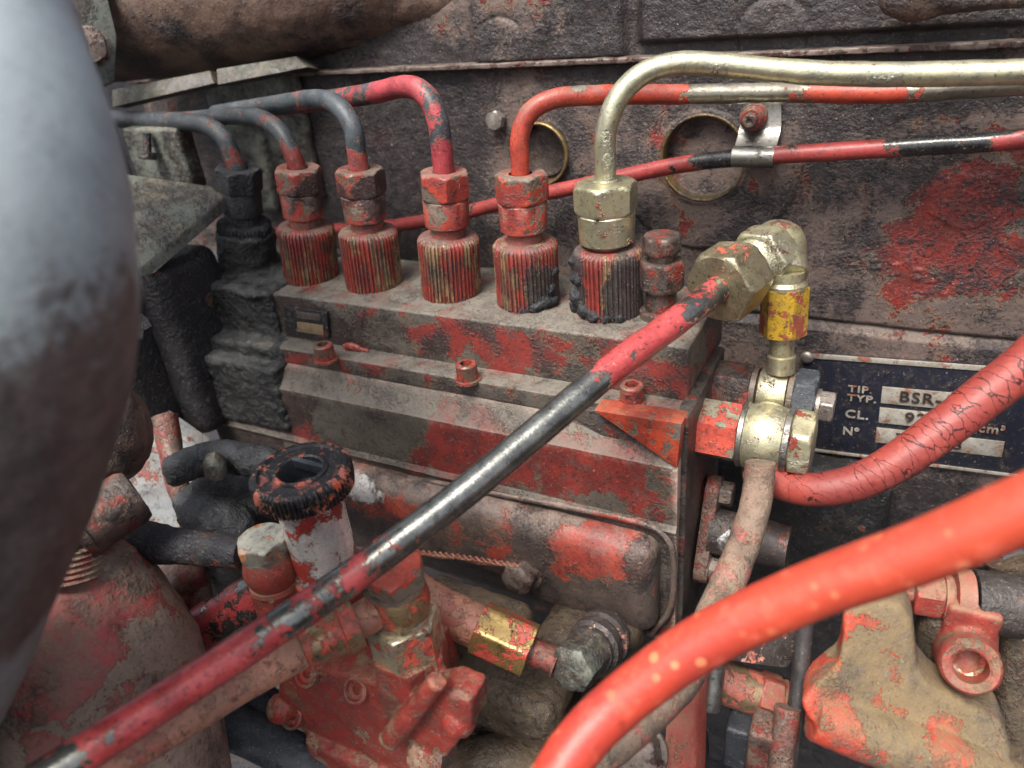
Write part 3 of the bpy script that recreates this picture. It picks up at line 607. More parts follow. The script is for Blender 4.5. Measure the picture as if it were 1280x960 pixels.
def text(s, px, py, hpx, mat_, bold=.02, sx=1.0):
    cu = bpy.data.curves.new('lettering', 'FONT'); cu.body = s; cu.size = 1.0; cu.extrude = .03; cu.offset = bold; cu.space_character = 1.12; cu.resolution_u = 3
    t = bpy.data.objects.new('tmp', cu); sc.collection.objects.link(t); dg = bpy.context.evaluated_depsgraph_get(); me = bpy.data.meshes.new_from_object(t.evaluated_get(dg)); bpy.data.objects.remove(t)
    k = hpx*KZ/.70*.001; p = (pl(px, py)-EY*1.0)*.001 - np.array(plate.location)
    M = Matrix.Identity(4)
    for i in range(3): M[i][0] = ux[i]*k*sx; M[i][1] = uz[i]*k; M[i][2] = -EY[i]*k; M[i][3] = p[i]
    me.transform(M); me.name = 'lettering'; return link('lettering', me, mat_, plate)
text('BSR-18', 1123, 500, 12.5, 'ink', .012, 1.05); text('9200', 1130, 526, 12.5, 'ink', .012, 1.1); text('7431  3', 1118, 551, 12, 'ink', .01, 1.1)
text('TIP.', 1060, 488, 8.0, 'plate_white', .02, 1.2); text('TYP.', 1059, 499, 8.0, 'plate_white', .02, 1.2); text('CL.', 1056, 520, 10.0, 'plate_white', .02, 1.1)
text('Nº', 1053, 541, 10.0, 'plate_white', .02, 1.0); text('cm³', 1222, 538, 10.0, 'plate_white', .02, 1.0)
mb = MB(); ball(mb, pl(1009, 446)-EY*.6, 3.0, 8, (1, .6, 1)); build(mb, 'rivet', 'bolt_clean', plate)
mb = MB(); ball(mb, pl(1120, 562)-EY*.3, 1.6, 8, (1, .6, 1)); build(mb, 'rivet', 'bolt_dark', plate)

# ============================================================ RETURN LINE AND ITS CLIP
yr = 306.0
mb = MB(); tube(mb, [onY(a, b_, y) for a, b_, y in ((330,292,300),(420,287,yr),(500,281,yr),(570,268,yr),(640,251,yr),(750,227,yr),(850,206,yr),(940,196,yr),(1050,189,yr),(1160,182,yr),(1230,178,yr),(1340,167,yr),(1600,140,yr))], 3.4, 24, 2)
o = build(mb, 'return_line', 'line_return', None, (.2, 6, 1)); tag(o, 'long thin red and black line held to the block by a bright clip', 'fuel line')
cl = thing('pipe_clip', 'shiny folded steel clip with a red nut holding the thin red line', 'clip', onY(942, 145, W-2))
c0 = onY(942, 196, yr); wv = EX*8.0; mb = MB(); th = 1.0
out = []
for a in np.linspace(-95, 120, 22): out.append(c0 + (-EY*math.cos(R3(a)) + EZ*math.sin(R3(a)))*4.1)
zt_ = onY(942, 128, W-4)[2]
path = [V3(c0[0], p[1], p[2]) for p in out] + [V3(c0[0], W-6, c0[2]+7), V3(c0[0], W-4, c0[2]+10), V3(c0[0], W-3.6, zt_)]
vs = []; f = []; k = len(path)
for i, p in enumerate(path):
    t = unit(path[min(i+1, k-1)]-path[max(i-1, 0)]); nn = np.cross(t, EX)*th
    ws = 1.0 if i < k-1 else .9
    vs += [p-wv*ws, p+wv*ws, p+wv*ws+nn, p-wv*ws+nn]
for i in range(k-1):
    for j in range(4): f.append((4*i+j, 4*i+(j+1) % 4, 4*i+4+(j+1) % 4, 4*i+4+j))
f += [(0, 1, 2, 3), (4*k-1, 4*k-2, 4*k-3, 4*k-4)]; mb.add(vs, f); build(mb, 'strap', 'steel', cl, angle=50)
nc = onY(942, 146, W-5)
mb = MB(); lathe(mb, nc, -EY, [(-1, 5.4), (1.2, 5.4), (1.8, 5.0), (1.8, 3)], 32); lathe(mb, nc, -EY, [(1.5, 4.6), (4.5, 4.2), (5.2, 3.5)], 32); build(mb, 'nut', 'flange_red', cl, (.3, 4, 2))
mb = MB(); lathe(mb, nc, -EY, [(4, 2.6), (8.5, 2.6), (9, 2.1), (9, 1.2), (8.2, .9)], 24); build(mb, 'stud', 'bolt_dark', cl)

# ============================================================ BANJO FITTINGS AT THE PUMP END
def dX(a, b, y): return onY(b, 535, y)[0]-onY(a, 535, y)[0]
y1 = 236.0; A = onY(858, 530, y1); B = onY(930, 533, y1); D = onY(986, 536, y1); E_ = onY(1011, 540, y1)
z_ = A[2]; base = V3(A[0], y1, z_)
mat('hex_chipped', C(176,168,146), C(150,144,130), .6, .36, (C(188,82,66), C(168,66,54)), .38, 9, [(base+EX*8-EY*9+EZ*1, (14,6,7), .30, 'p')], grime=.3, gs=12, dust=.15, bump=.2)
fit = thing('banjo_fitting', 'large bare brass-coloured banjo with a red-painted hexagon on the pump end', 'fitting', base)
mb = MB(); hexnut(mb, base, EX, 10.2, -4, B[0]-A[0]-1, .35, ch=.05); build(mb, 'hex', 'hex_chipped', fit, (.15, 4, 1))
for (x0, x1) in ((B[0]-A[0]-1, B[0]-A[0]+1.2), (D[0]-A[0]-1.2, D[0]-A[0]+1.4)):
    mb = MB(); lathe(mb, base, EX, [(x0, 9), (x0, 11.8), (x0+.4, 12.2), (x1-.4, 12.2), (x1, 11.8), (x1, 9)], 48); build(mb, 'copper_washer', 'steel', fit)
mb = MB(); x0, x1 = B[0]-A[0]+.8, D[0]-A[0]-.8; mid = (x0+x1)/2
lathe(mb, base, EX, [(x0, 9), (x0+.4, 11.8)] + [(x0+.4+(x1-x0-.8)*t, 11.8+1.5*math.sin(math.pi*t)) for t in np.linspace(.08, .92, 8)] + [(x1-.4, 11.8), (x1, 9)], 60)
bc = base + EX*mid; lathe(mb, bc, unit(P(950, 590, 252)-P(955, 540, 246)), [(6, 7.5), (14.5, 7.2), (16, 7.0), (16.4, 6)], 40)
build(mb, 'banjo', 'zinc', fit, (.15, 5, 2))
mb = MB(); hexnut(mb, base, EX, 11.4, D[0]-A[0]+1.4, E_[0]-A[0]+2, .3, ch=.12, dome=.6); build(mb, 'bolt_head', 'zinc', fit, (.12, 4, 4))
# smaller one behind and above
y2 = 258.0; A2 = onY(884, 474, y2); B2 = onY(944, 477, y2)[0]; D2 = onY(992, 480, y2)[0]; E2 = onY(1023, 483, y2)[0]; F2 = onY(1046, 490, y2)[0]
b2 = V3(A2[0], y2, A2[2]-1.5)
fit2 = thing('small_banjo_fitting', 'darker smaller banjo with a black hexagon just above and behind the large one', 'fitting', b2)
mb = MB(); hexnut(mb, b2, EX, 8.6, -6, B2-A2[0]-1, .2, ch=.05); build(mb, 'hex', 'nut_dark', fit2, (.15, 4, 1))
for x0 in (B2-A2[0]-1, D2-A2[0]-1.4):
    mb = MB(); lathe(mb, b2, EX, [(x0, 6), (x0, 8.6), (x0+2, 8.6), (x0+2, 6)], 40); build(mb, 'copper_washer', 'stub', fit2)
mb = MB(); lathe(mb, b2, EX, [(B2-A2[0]+1, 7), (B2-A2[0]+2, 9), ((B2+D2)/2-A2[0], 10), (D2-A2[0]-2, 9), (D2-A2[0]-1.4, 7)], 48); build(mb, 'banjo', 'zinc', fit2, (.3, 4, 1))
mb = MB(); hexnut(mb, b2, EX, 9.4, D2-A2[0]+.6, E2-A2[0], .1, ch=.12); build(mb, 'bolt_head', 'hose_dark', fit2)
mb = MB(); hexnut(mb, b2-EZ*3, EX, 5.6, E2-A2[0]-.1, F2-A2[0], .4, ch=.12); lathe(mb, b2-EZ*3, EX, [(E2-A2[0]-.5, 6.6), (E2-A2[0]+1.4, 6.6)], 30); build(mb, 'lock_nut', 'bolt_clean', fit2)
# short riser up to the elbow
bu = V3((B2+D2)/2, y2, b2[2]); top = onY(985, 352, 262)
riser = thing('riser_pipe', 'short zinc riser pipe with a yellow chipped hexagon between banjo and elbow', 'fitting', bu)
ra = unit(onY(981, 362, 261)-onY(976, 455, 258))
r0 = onY(976, 458, 258); Lr = np.linalg.norm(onY(982, 360, 261)-r0)
mb = MB(); lathe(mb, r0, ra, [(-2, 5.2), (4.5, 5.2), (5, 4.4), (Lr*.45, 4.3)], 32); build(mb, 'tube', 'zinc', riser, (.1, 4, 1))
mat('yellow_hex', C(214,172,52), C(196,160,60), .5, .35, (C(150,74,52), C(128,66,50)), .46, 6, (), grime=.22, gs=9, dust=.1, bump=.3, speck=.2)
mb = MB(); hexnut(mb, r0, ra, 7.4, Lr*.42, Lr*1.02, .55, ch=.06); build(mb, 'hex', 'yellow_hex', riser)
mb = MB(); lathe(mb, r0, ra, [(Lr*1.0, 6), (Lr*1.0, 7.6), (Lr*1.05, 7.6), (Lr*1.09, 6.4), (Lr*1.2, 6.4)], 36); build(mb, 'collar', 'zinc', riser)
# elbow and the big union nut the diagonal line enters
NA = P(896, 362, 249); NB = P(968, 312, 270); na = unit(NB-NA); NL = np.linalg.norm(NB-NA)
elb = thing('elbow_fitting', 'bare zinc elbow fitting with exposed thread at the top of the diagonal line', 'fitting', NB)
ctr_ = P(982, 318, 271)
mb = MB(); lathe(mb, NA, na, [(15+q*.95, 8.9-(.7 if q % 2 else 0)) for q in range(11)] + [(30, 8)], 40); build(mb, 'thread', 'zinc', elb)
mb = MB(); hexnut(mb, NA, na, 10.4, 25, 36, .42, up=EZ, ch=.14); lathe(mb, NA, na, [(30, 9), (NL+5, 9.5), (NL+9, 6)], 32)
ball(mb, NA+na*(NL+2), 10.4, 14); e2 = r0+ra*Lr*1.1; tube(mb, [NA+na*(NL+1), (NA+na*(NL+1))*.45+e2*.55, e2], [10.0, 9.2, 8.2], 24, 2)
build(mb, 'elbow', 'zinc', elb, (.15, 5, 2), blend=(.55, 2))
# long diagonal line
dl = thing('diagonal_line', 'long thick diagonal line across the front, pink-red paint worn to dark bare steel', 'fuel line', NA)
mb = MB(); tube(mb, [NA+na*8, NA, P(850,398,239), P(760,465,228), P(620,583,216), P(540,647,210), P(430,728,201), P(300,815,188), P(200,880,178), P(80,958,167), P(0,1012,160)], 4.7, 32, 2)
build(mb, 'pipe', 'line_diag', dl, (.12, 5, 2))
mat('union', C(170,160,130), C(146,138,112), .8, .30, (C(196,92,72), C(176,84,66)), .10, 12, [(NA+na*8+EZ*11, 7, .28, 'p')], grime=.24, gcol=C(72,60,44), gs=12, dust=.2, bump=.25, bs=.7)
mb = MB(); hexnut(mb, NA, na, 11.6, 0, 15.5, .42, up=EZ, ch=.16, hole=5.4); build(mb, 'union_nut', 'union', dl, (.12, 4, 2))

# ============================================================ HOSES
mb = MB(); tube(mb, [P(950,578,252), P(948,610,253), P(938,655,250), P(918,710,246), P(893,765,240), P(872,818,232), P(838,866,224), P(786,914,216), P(728,960,210), P(655,1008,205)], [5.0,5.1,5.3,5.5,5.6,5.8,5.8,5.9,5.9,5.9], 28, 1.5)
o = build(mb, 'braided_hose', 'braid', None, (.35, 3, 3)); tag(o, 'pinkish brown cloth-braided hose curving down from the brass banjo', 'hose')
mb = MB(); tube(mb, [P(1520,270,246), P(1340,405,238), P(1282,455,238), P(1235,492,239), P(1180,535,241), P(1120,578,245), P(1070,603,250), P(1020,612,256), P(978,605,264), P(940,585,272)], [7.2,7.2,7.1,7,6.8,6.5,6.2,5.9,5.8,5.8], 32, 1.5)
o = build(mb, 'cracked_hose', 'hose_cracked', None, (.25, 6, 3)); tag(o, 'dull red rubber hose covered in fine cracks crossing the nameplate', 'hose')
mb = MB(); tube(mb, [P(1400,590,122), P(1290,632,130), P(1150,690,142), P(1005,742,155), P(880,802,165), P(775,878,170), P(712,945,168), P(668,1030,162)], 6.0, 40, 2)
o = build(mb, 'red_hose', 'hose_red', None, (.2, 9, 3)); tag(o, 'bright red smooth hose sweeping across the lower right in front of everything', 'hose')
mb = MB(); tube(mb, [P(-260,-330,210), P(-190,-120,165), P(-112,100,133), P(-70,310,117), P(-92,500,124), P(-150,680,140), P(-225,860,165), P(-330,1060,200)], [44,36.5,30.5,27.5,29,32,37,44], 64, 4)
o = build(mb, 'wide_hose', 'hose_front', None, (.8, 30, 3)); tag(o, 'very wide blurred grey-blue hose filling the left edge close to the viewer', 'hose')

# ============================================================ TOP LEFT: MANIFOLD
man = thing('intake_manifold', 'rusty brown cast manifold pipe along the top left above the fuel lines', 'manifold', P(300, -10, 360))
mb = MB(); tube(mb, [P(120,8,392), P(200,2,384), P(320,-12,372), P(420,-26,362), P(520,-44,352), P(580,-66,348)], [38, 36, 35, 33, 28, 20], 40, 3)
tube(mb, [P(400,-20,365), P(500,-6,352), P(600,-14,338), P(700,-24,322), P(800,-40,316)], [22, 16, 13, 12, 11], 24, 3)
tube(mb, [P(500,-60,352), P(455,0,352), P(430,40,358)], [9, 8, 3], 20, 3)
build(mb, 'casting', 'manifold', man, [(.7, 6, 5), (.5, 16, 2)], blend=(1.6, 3))
mb = MB(); q = [P(40,-40,330), P(128,-30,345), P(146,45,352), P(143,100,355), P(90,125,345), P(30,110,332)]; prism(mb, q, V3(-7, 4, -2), 1.0); build(mb, 'flange', 'pale_strip', man, (.3, 5, 3))
bolt('flange_bolt', 'bolt_dark', man, P(112,58,346), unit(V3(.75,-.6,.1)), 7.2, 7, .3, 9)
mb = MB(); prism(mb, [P(140,112,372), P(262,88,372), P(268,104,371), P(140,134,371)], V3(0,8,-2), .6); o = build(mb, 'gasket_strip', 'pale_strip', None, (.3, 5, 3)); tag(o, 'pale dusty flat strip under the left end of the manifold', 'strip')
mb = MB(); prism(mb, [P(270,86,366), P(370,70,364), P(385,84,364), P(272,106,365)], V3(0,8,-2), .6); o = build(mb, 'gasket_strip', 'pale_strip', None, (.3, 5, 3)); tag(o, 'greyish flat strip under the manifold, right of the gap above the second line', 'strip')
# bracket plate and pale block at the far left
mb = MB(); prism(mb, [P(140,215,338), P(262,232,345), P(282,246,343), P(178,335,315), P(120,350,300)], V3(1,4,-4), .8); o = build(mb, 'support_plate', 'pale_strip', None, (.5, 6, 3)); tag(o, 'grey dusty support plate sloping down to the left of the leftmost valve', 'bracket')
mb = MB(); rbox(mb, P(206,196,372), (40, 10, 30), 2, 4); o = build(mb, 'spacer_block', 'pale_strip', None, (.8, 6, 3)); tag(o, 'pale grey-green block with a small dark bolt below the leftmost fuel line', 'block')
ob = P(184, 190, 361); mb = MB(); lathe(mb, ob, V3(-.1, -.3, -1), [(-9, 2), (0, 2), (0, 4.4), (3, 4.4), (3.4, 3.8)], 24); o = build(mb, 'stud_bolt', 'black_cast', None); tag(o, 'small black bolt standing in front of the pale block', 'bolt')
mb = MB(); rbox(mb, onY(330, 170, 318), (70, 6, 70), 3, 5); rbox(mb, onY(318, 200, 312), (26, 8, 60), 4, 5); o = build(mb, 'cast_cover', 'pale_strip', None, (.8, 8, 3), blend=(1.2, 3)); tag(o, 'greenish grey casting behind the second and third fuel lines', 'casting')
# soot and oil mass round the left end of the pump
mb = MB()
rbox(mb, (-290, 253, -131), (78, 58, 26), 2.5, 3); rbox(mb, (-285, 240, -147), (86, 51, 10), 2.5, 3); rbox(mb, (-285, 236, -167), (84, 56, 36), 3, 3)
lathe(mb, V3(-288, 250, -122), AX[0], [(0, 19), (3, 15.5), (8, 14.2), (23, 13.8), (26, 10)], 40)
for q_ in ((-262, 226, -120), (-300, 232, -121), (-255, 231, -141)): ball(mb, q_, 5, 10, (1.8, 1.2, .5))

o = build(mb, 'caked_grime', 'crust', None, [(1.3, 10, 3), (.8, 3, 7), (.45, 1.3, 5)], blend=(.8, 1)); tag(o, 'thick black caked grease covering the left end of the pump', 'grease', None, 'stuff')
mb = MB(); rbox(mb, P(215,420,372), (60, 40, 90), 8, 6); rbox(mb, P(150,440,352), (40, 30, 120), 8, 6); o = build(mb, 'drive_housing', 'black_cast', None, (1.5, 10, 3)); tag(o, 'black housing in deep shade between the wide hose and the pump', 'housing')
bolt_ = bolt('housing_bolt', 'soot', o, P(180, 405, 318), -EY, 5, 5); bolt_.matrix_parent_inverse = Matrix.Identity(4)
# ============================================================ LEFT LOWER
mb = MB(); prism(mb, [P(120,470,352), P(250,560,352), P(270,760,352), P(160,820,345), P(90,600,345)], V3(0,8,0), .8); o = build(mb, 'grey_sheet', 'grey_panel', None, (.8, 14, 3)); tag(o, 'blurred pale grey and red panel seen in the gap left of the hand primer', 'panel')
mb = MB(); tube(mb, [P(205,520,330), P(222,600,325), P(245,680,322), P(235,740,326)], [6, 5, 4, 7], 16); o = build(mb, 'control_rod', 'flange_red', None, [(1.2, 8, 3)]); tag(o, 'curved dark red rod in front of the grey panel', 'rod')
mb = MB(); rbox(mb, P(305,675,332), (44, 30, 60), 6, 4); tube(mb, [P(215,590,312), P(265,572,306), P(330,580,298), P(400,606,290)], [7, 7, 7, 7], 20); tube(mb, [P(240,640,306), P(285,655,298), P(310,700,300)], [8, 10, 8], 20)
o = build(mb, 'governor_housing', 'soot', None, [(1.5, 12, 2), (.7, 3, 5)], blend=(1.0, 5)); tag(o, 'soot-black lumpy housing behind the primer knob', 'housing')
mb = MB(); lathe(mb, P(270, 592, 294), unit(P(266,560,286)-P(270,592,294)), [(0, 4.2), (6, 4.6), (8, 4), (10, 2.2), (11, .6)], 20); o = build(mb, 'grease_nipple', 'pale_strip', None, (1.0, 4, 3)); tag(o, 'small pale tipped plug left of the primer knob', 'plug')
flt = thing('fuel_filter', 'dusty brown filter housing with smeared red paint at the bottom left', 'filter', P(110, 820, 245))
f0, f1 = P(84, 690, 246), P(128, 975, 252); fa = unit(f1-f0)
mb = MB(); lathe(mb, f0, fa, [(-4, 10), (-1, 17), (2, 21), (8, 24), (16, 28), (26, 33), (36, 36.5), (52, 39), (66, 40.5), (95, 41)], 90); build(mb, 'housing', 'filter', flt, [(1.6, 14, 3), (.8, 4, 5)])
mb = MB(); ff = unit(P(160,630,242)-P(86,678,232)); fo = P(92, 668, 232)
lathe(mb, fo, ff, [(-14, 5), (-13, 7), (-5, 7), (-4.5, 9.4), (-2, 9.6), (-1.5, 8.2), (0, 8.2), (.5, 10.2), (3, 10.4), (3.5, 9.6), (19, 9.6), (21, 8.6), (21.5, 6)], 48, up=EZ); build(mb, 'inlet_fitting', 'nut_dark', flt, (.5, 5, 2))
mb = MB(); lathe(mb, P(88, 722, 232), fa*-1+V3(0,0,0), [(q*.9, 10-(.8 if q % 2 else 0)) for q in range(12)], 60); build(mb, 'thread', 'filter', flt, (.2, 4, 2))
mb = MB(); ball(mb, P(125, 540, 262), 17, 14, (1, 1, 1.2)); ball(mb, P(95, 610, 255), 13); tube(mb, [P(110,480,262), P(120,600,255)], [14, 11]); o = build(mb, 'filter_head', 'manifold', None, (1.2, 9, 2), blend=(1.2, 3)); tag(o, 'brown blurred casting directly behind the wide grey-blue hose', 'casting')
mb = MB(); tube(mb, [P(162,668,258), P(200,680,257), P(245,685,254), P(305,692,248)], [6.3, 6.8, 6.0, 5.4], 24, 1.5); o = build(mb, 'sooty_hose', 'rubber_soot', None, [(.7, 3, 3)]); tag(o, 'short black crusty hose from the filter to the left primer bolt', 'hose')
mb = MB(); tube(mb, [P(205,815,290), P(262,782,285), P(340,735,280)], 9.5, 28, 2); o = build(mb, 'shaft', 'line_diag', None, (.4, 8, 2)); tag(o, 'thick red and black shaft in shade below the crusty hose', 'shaft')
mb = MB(); ball(mb, P(215,740,300), 12, 12); ball(mb, P(235,720,295), 7, 10); tube(mb, [P(240,700,300), P(252,760,298), P(225,800,300)], [4, 5, 5]); o = build(mb, 'linkage', 'flange_red', None, [(1.2, 8, 3)], blend=(1.0, 3)); tag(o, 'rounded red and beige linkage joint under the crusty hose', 'linkage')
for (l, r, m_, lab) in (([(255,895,300),(330,925,296),(420,975,290)], 9, 'hose_dark', 'dark grey hose running along the bottom left under the primer'),
                    ([(240,850,310),(300,860,308),(360,900,305)], 7, 'rubber_soot', 'black crusty hose above the dark grey one at the bottom left')):
    mb = MB(); tube(mb, [P(*q) for q in l], r, 28, 2); o = build(mb, 'lower_hose', m_, None, (.4, 6, 3)); tag(o, lab, 'hose')

# ============================================================ HAND PRIMER
K = P(374, 583, 236); kb = K - EZ*1.5
pr_ = thing('hand_primer', 'hand primer pump with black knurled knob, chipped chrome barrel and red body', 'primer pump', K-EZ*60)
n_ = 70
kn = lambda th, t, r: np.full(len(th), float(r)) if r < 15.4 else r + np.where((np.floor(th*n_*2/(2*math.pi)) % 2) == 0, .32, -.32)
mb = MB(); lathe(mb, kb, EZ, [(-11, 10.5), (-9.5, 12.4), (-8, 14.8), (-7.6, 15.8), (-4.4, 16.2), (-.6, 16.2), (.1, 15.7), (.8, 15.0), (.8, 13.8), (-.1, 13.2), (-.1, 9.2), (.5, 8.9), (.7, 7.8), (.2, 7.2), (-8, 6.8), (-12, .01)], n_*4, rad=kn)
build(mb, 'knob', 'knob', pr_, [(.07, 3, 2)])
mb = MB(); lathe(mb, kb, EZ, [(.1, 7.1), (-7.8, 6.7), (-8.2, 6), (-8.2, .01)], 40, cap=False); build(mb, 'recess', 'hose_dark', pr_)
mb = MB(); prism(mb, [kb+V3(-7,3.2,-3), kb+V3(7,3.2,-3), kb+V3(7,3.2,.4), kb+V3(-7,3.2,.4)], EY*2.2, .5); build(mb, 'finger_ridge', 'hose_dark', pr_)
mb = MB(); lathe(mb, kb, -EZ, [(9.5, 10.6), (10.5, 10.9), (40, 10.9), (41, 11.6), (44, 11.6), (50, 11.6)], 56); build(mb, 'barrel', 'chrome', pr_, (.08, 8, 2))
# body
H1 = P(488, 706, 226); H2 = P(326, 672, 246)
zb_ = P(508, 838, 236)[2]
mb = MB(); c1 = P(440, 850, 255)
zz = K[2]-1.5-46
xk, yk = K[0], K[1]
yb = onY(505, 856, H1[1])[1]-11.0
g_ = lambda l: [onY(*q, yb) for q in l]
prism(mb, g_(((345,826),(505,860),(520,905),(518,970),(450,968),(380,918),(346,890))), V3(0, 30, 0), 2.0)
prism(mb, g_(((500,872),(556,866),(588,878),(588,912),(558,948),(518,972),(496,960))), V3(0, 12, 0), 2.0)
lathe(mb, V3(K[0], K[1], zz+4), -EZ, [(0, 12.5), (6, 13.5), (20, 15)], 40)
x5, y5 = H1[0], H1[1]; x3, y3 = H2[0], H2[1]
lathe(mb, V3(x5, y5, H1[2]-36), -EZ, [(0, 13), (10, 13.5), (26, 13)], 6, up=EX)
lathe(mb, V3(x3, y3, H2[2]-24), -EZ, [(0, 8.4), (16, 10), (34, 9)], 36)
f_ = lambda px, py, dy: onY(px, py, yb-dy)
tube(mb, [f_(548,850,2), f_(520,885,3), f_(488,922,3)], [3.0, 3.6, 4.6], 16)
ball(mb, f_(574,898,-3), 6, 12); ball(mb, f_(352,885,0), 6, 12); ball(mb, f_(530,945,-1), 6.5, 12)
rbox(mb, f_(460,950,-4), (50, 16, 20), 4, 3)
build(mb, 'body', 'primer_red', pr_, [(.5, 8, 3), (.25, 2.5, 2)], blend=(.7, 2))
for (px, py, d, r) in ((384, 842, 236, 3.6), (446, 862, 233, 3.6), (365, 893, 243, 4.4), (532, 945, 226, 6.0)):
    o_ = onY(px, py, yb-.6); ax_ = unit(V3(0, -.75, .55)); mb = MB(); lathe(mb, o_, ax_, [(-9, r+1.2), (1.2, r+1.2), (1.7, r+.6), (1.7, r), (.2, r-.4), (.2, r*.5), (-1.5, r*.4), (-1.5, .01)], 32); build(mb, 'plug_screw', 'flange_red' if r > 4 else 'primer_red', pr_, (.15, 3, 2))
# the two banjo bolts
def banjo(lab, H, ap, hh, rb, hb, ap2, h2, m1, m2, m3, rot):
    t = thing('banjo_bolt', lab, 'banjo bolt', H-EZ*hh, 'banjo bolts of the hand primer')
    mb = MB(); hexnut(mb, H, -EZ, ap, 0, hh, rot, ch=.16); lathe(mb, H, -EZ, [(hh-.2, ap*1.02), (hh+1.2, ap*1.02)], 40); build(mb, 'hex_head', m1, t, (.12, 4, 2))
    mb = MB(); lathe(mb, H, -EZ, [(hh+1, rb*.86)] + [(hh+1+hb*q, rb*(.86+.16*math.sin(math.pi*q))) for q in np.linspace(.1, .9, 7)] + [(hh+1+hb, rb*.86)], 48); build(mb, 'banjo', m2, t, (.2, 4, 3))
    z0 = hh+1+hb
    mb = MB(); lathe(mb, H, -EZ, [(z0-.5, rb*.96), (z0+1.2, rb*.98)], 40); hexnut(mb, H, -EZ, ap2, z0+1, z0+1+h2, rot+.25, ch=.1); build(mb, 'union', m3, t, (.12, 4, 2))
    return t
mat('banjo_worn', C(150,126,92), C(120,96,74), .6, .35, (C(186,76,56), C(168,70,54)), .48, 9, (), grime=.3, gcol=C(74,56,42), gs=9, dust=.2, bump=.2)
mat('hex_pale', C(176,176,164), C(150,148,136), .55, .42, (C(188,128,84), C(176,120,90)), .24, 7, (), grime=.2, dust=.3, dcol=C(190,190,180), bump=.2)
mat('hex_redtop', C(166,156,140), C(140,130,116), .6, .40, (C(192,78,58), C(172,70,54)), .34, 12, [(H1+EZ*1.5, (16,16,3.0), .5, 'p'), (H1-EZ*7, (16,16,4), -.4, 'p')], grime=.22, dust=.2, bump=.2)
banjo('left primer banjo bolt with a pale weathered hexagon head', H2, 7.8, 6.0, 9.2, 12, 8.2, 14, 'hex_pale', 'fitting_red', 'fitting_red', .2)
banjo('right primer banjo bolt with red-topped head above a big brass hexagon', H1, 9.4, 7.0, 10.0, 12.5, 10.6, 20, 'hex_redtop', 'banjo_worn', 'banjo_worn' if 0 else 'zinc_painted', .45)
bj = H1-EZ*14
mb = MB(); tube(mb, [bj, P(440,782,226), P(385,811,222), P(300,858,213), P(200,920,199), P(110,975,188), P(40,1017,180)], [5.6, 5.6, 5.2, 5.0, 4.8, 4.8, 4.8], 28, 2)
o = build(mb, 'pink_pipe', 'line_pink', None, (.15, 6, 2)); tag(o, 'dusty salmon pipe running just below the diagonal line from the right banjo bolt', 'fuel line')
mb = MB(); ca = unit(P(385,806,222)-P(440,780,226)); lathe(mb, P(447,776,226), ca, [(0, 5.5), (0, 8.2), (2, 8.6), (4.5, 8.6), (5, 7.7), (15, 7.2), (17, 6.4), (17.5, 5)], 36); c = build(mb, 'ferrule', 'banjo_worn', None, (.15, 4, 2)); c.parent = o

# ============================================================ UNDER THE PUMP
mb = MB(); tube(mb, [P(500,728,272), P(545,758,268), P(612,790,264)], 8.0, 28, 2); o = build(mb, 'feed_hose', 'line_pink', None, (.3, 6, 2)); tag(o, 'short pinkish feed hose emerging behind the right primer bolt', 'hose')
sa = unit(P(668,815,260)-P(600,784,264)); s0 = P(598, 783, 264)
mat('sleeve_mat', C(178,150,92), C(150,126,80), .7, .36, (C(196,78,62), C(170,66,54)), .46, 11, (), grime=.27, gs=10, dust=.2, bump=.2)
mb = MB(); hexnut(mb, s0, sa, 8.7, 0, 20.5, .3, ch=.04); c = build(mb, 'crimp_sleeve', 'sleeve_mat', None, (.2, 4, 3)); c.parent = o
mb = MB(); lathe(mb, s0, sa, [(20, 4.8), (29, 4.8), (30, 6)], 28); c = build(mb, 'nipple', 'flange_red', None, (.2, 4, 3)); c.parent = o
e0 = P(750, 800, 272); ea = unit(P(708,842,250)-e0)
el = thing('end_fitting', 'grimy grey hexagon banjo at the end of the short feed hose', 'fitting', e0)
mb = MB(); hexnut(mb, e0, ea, 7.6, 8, 24, .4, ch=.14, dome=1); build(mb, 'hex', 'pale_strip', el, (.5, 3, 3))
mb = MB(); lathe(mb, e0, ea, [(-8, 8.5), (-3, 10.5), (-1, 10.5), (-.5, 8.6), (2, 8.6), (2.5, 10.2), (6, 10.2), (7, 8.8), (9, 8.8)], 40); build(mb, 'banjo', 'stub', el, (.5, 4, 3))
mb = MB(); rbox(mb, P(645,868,300), (48, 34, 34), 8, 4); rbox(mb, P(740,820,310), (40, 30, 40), 6, 4); rbox(mb, P(600,812,315), (50, 20, 60), 6, 5); o = build(mb, 'mounting_bracket', 'tan_block', None, [(1.5, 9, 3), (.5, 2.5, 5)], blend=(1.2, 3)); tag(o, 'tan dusty cast bracket below the pump and the short feed hose', 'bracket')
mb = MB(); ball(mb, P(590,975,285), 16, 12, (1.6, 1, .8)); ball(mb, P(660,960,290), 14, 12, (1.5, 1, .7)); tube(mb, [P(540,1000,285), P(620,955,285), P(700,990,285)], 11); o = build(mb, 'lower_casting', 'tan_block', None, [(1.5, 9, 3), (.6, 2.5, 5)], blend=(1.2, 3)); tag(o, 'tan dirty casting at the bottom edge under the dark hollow', 'casting')
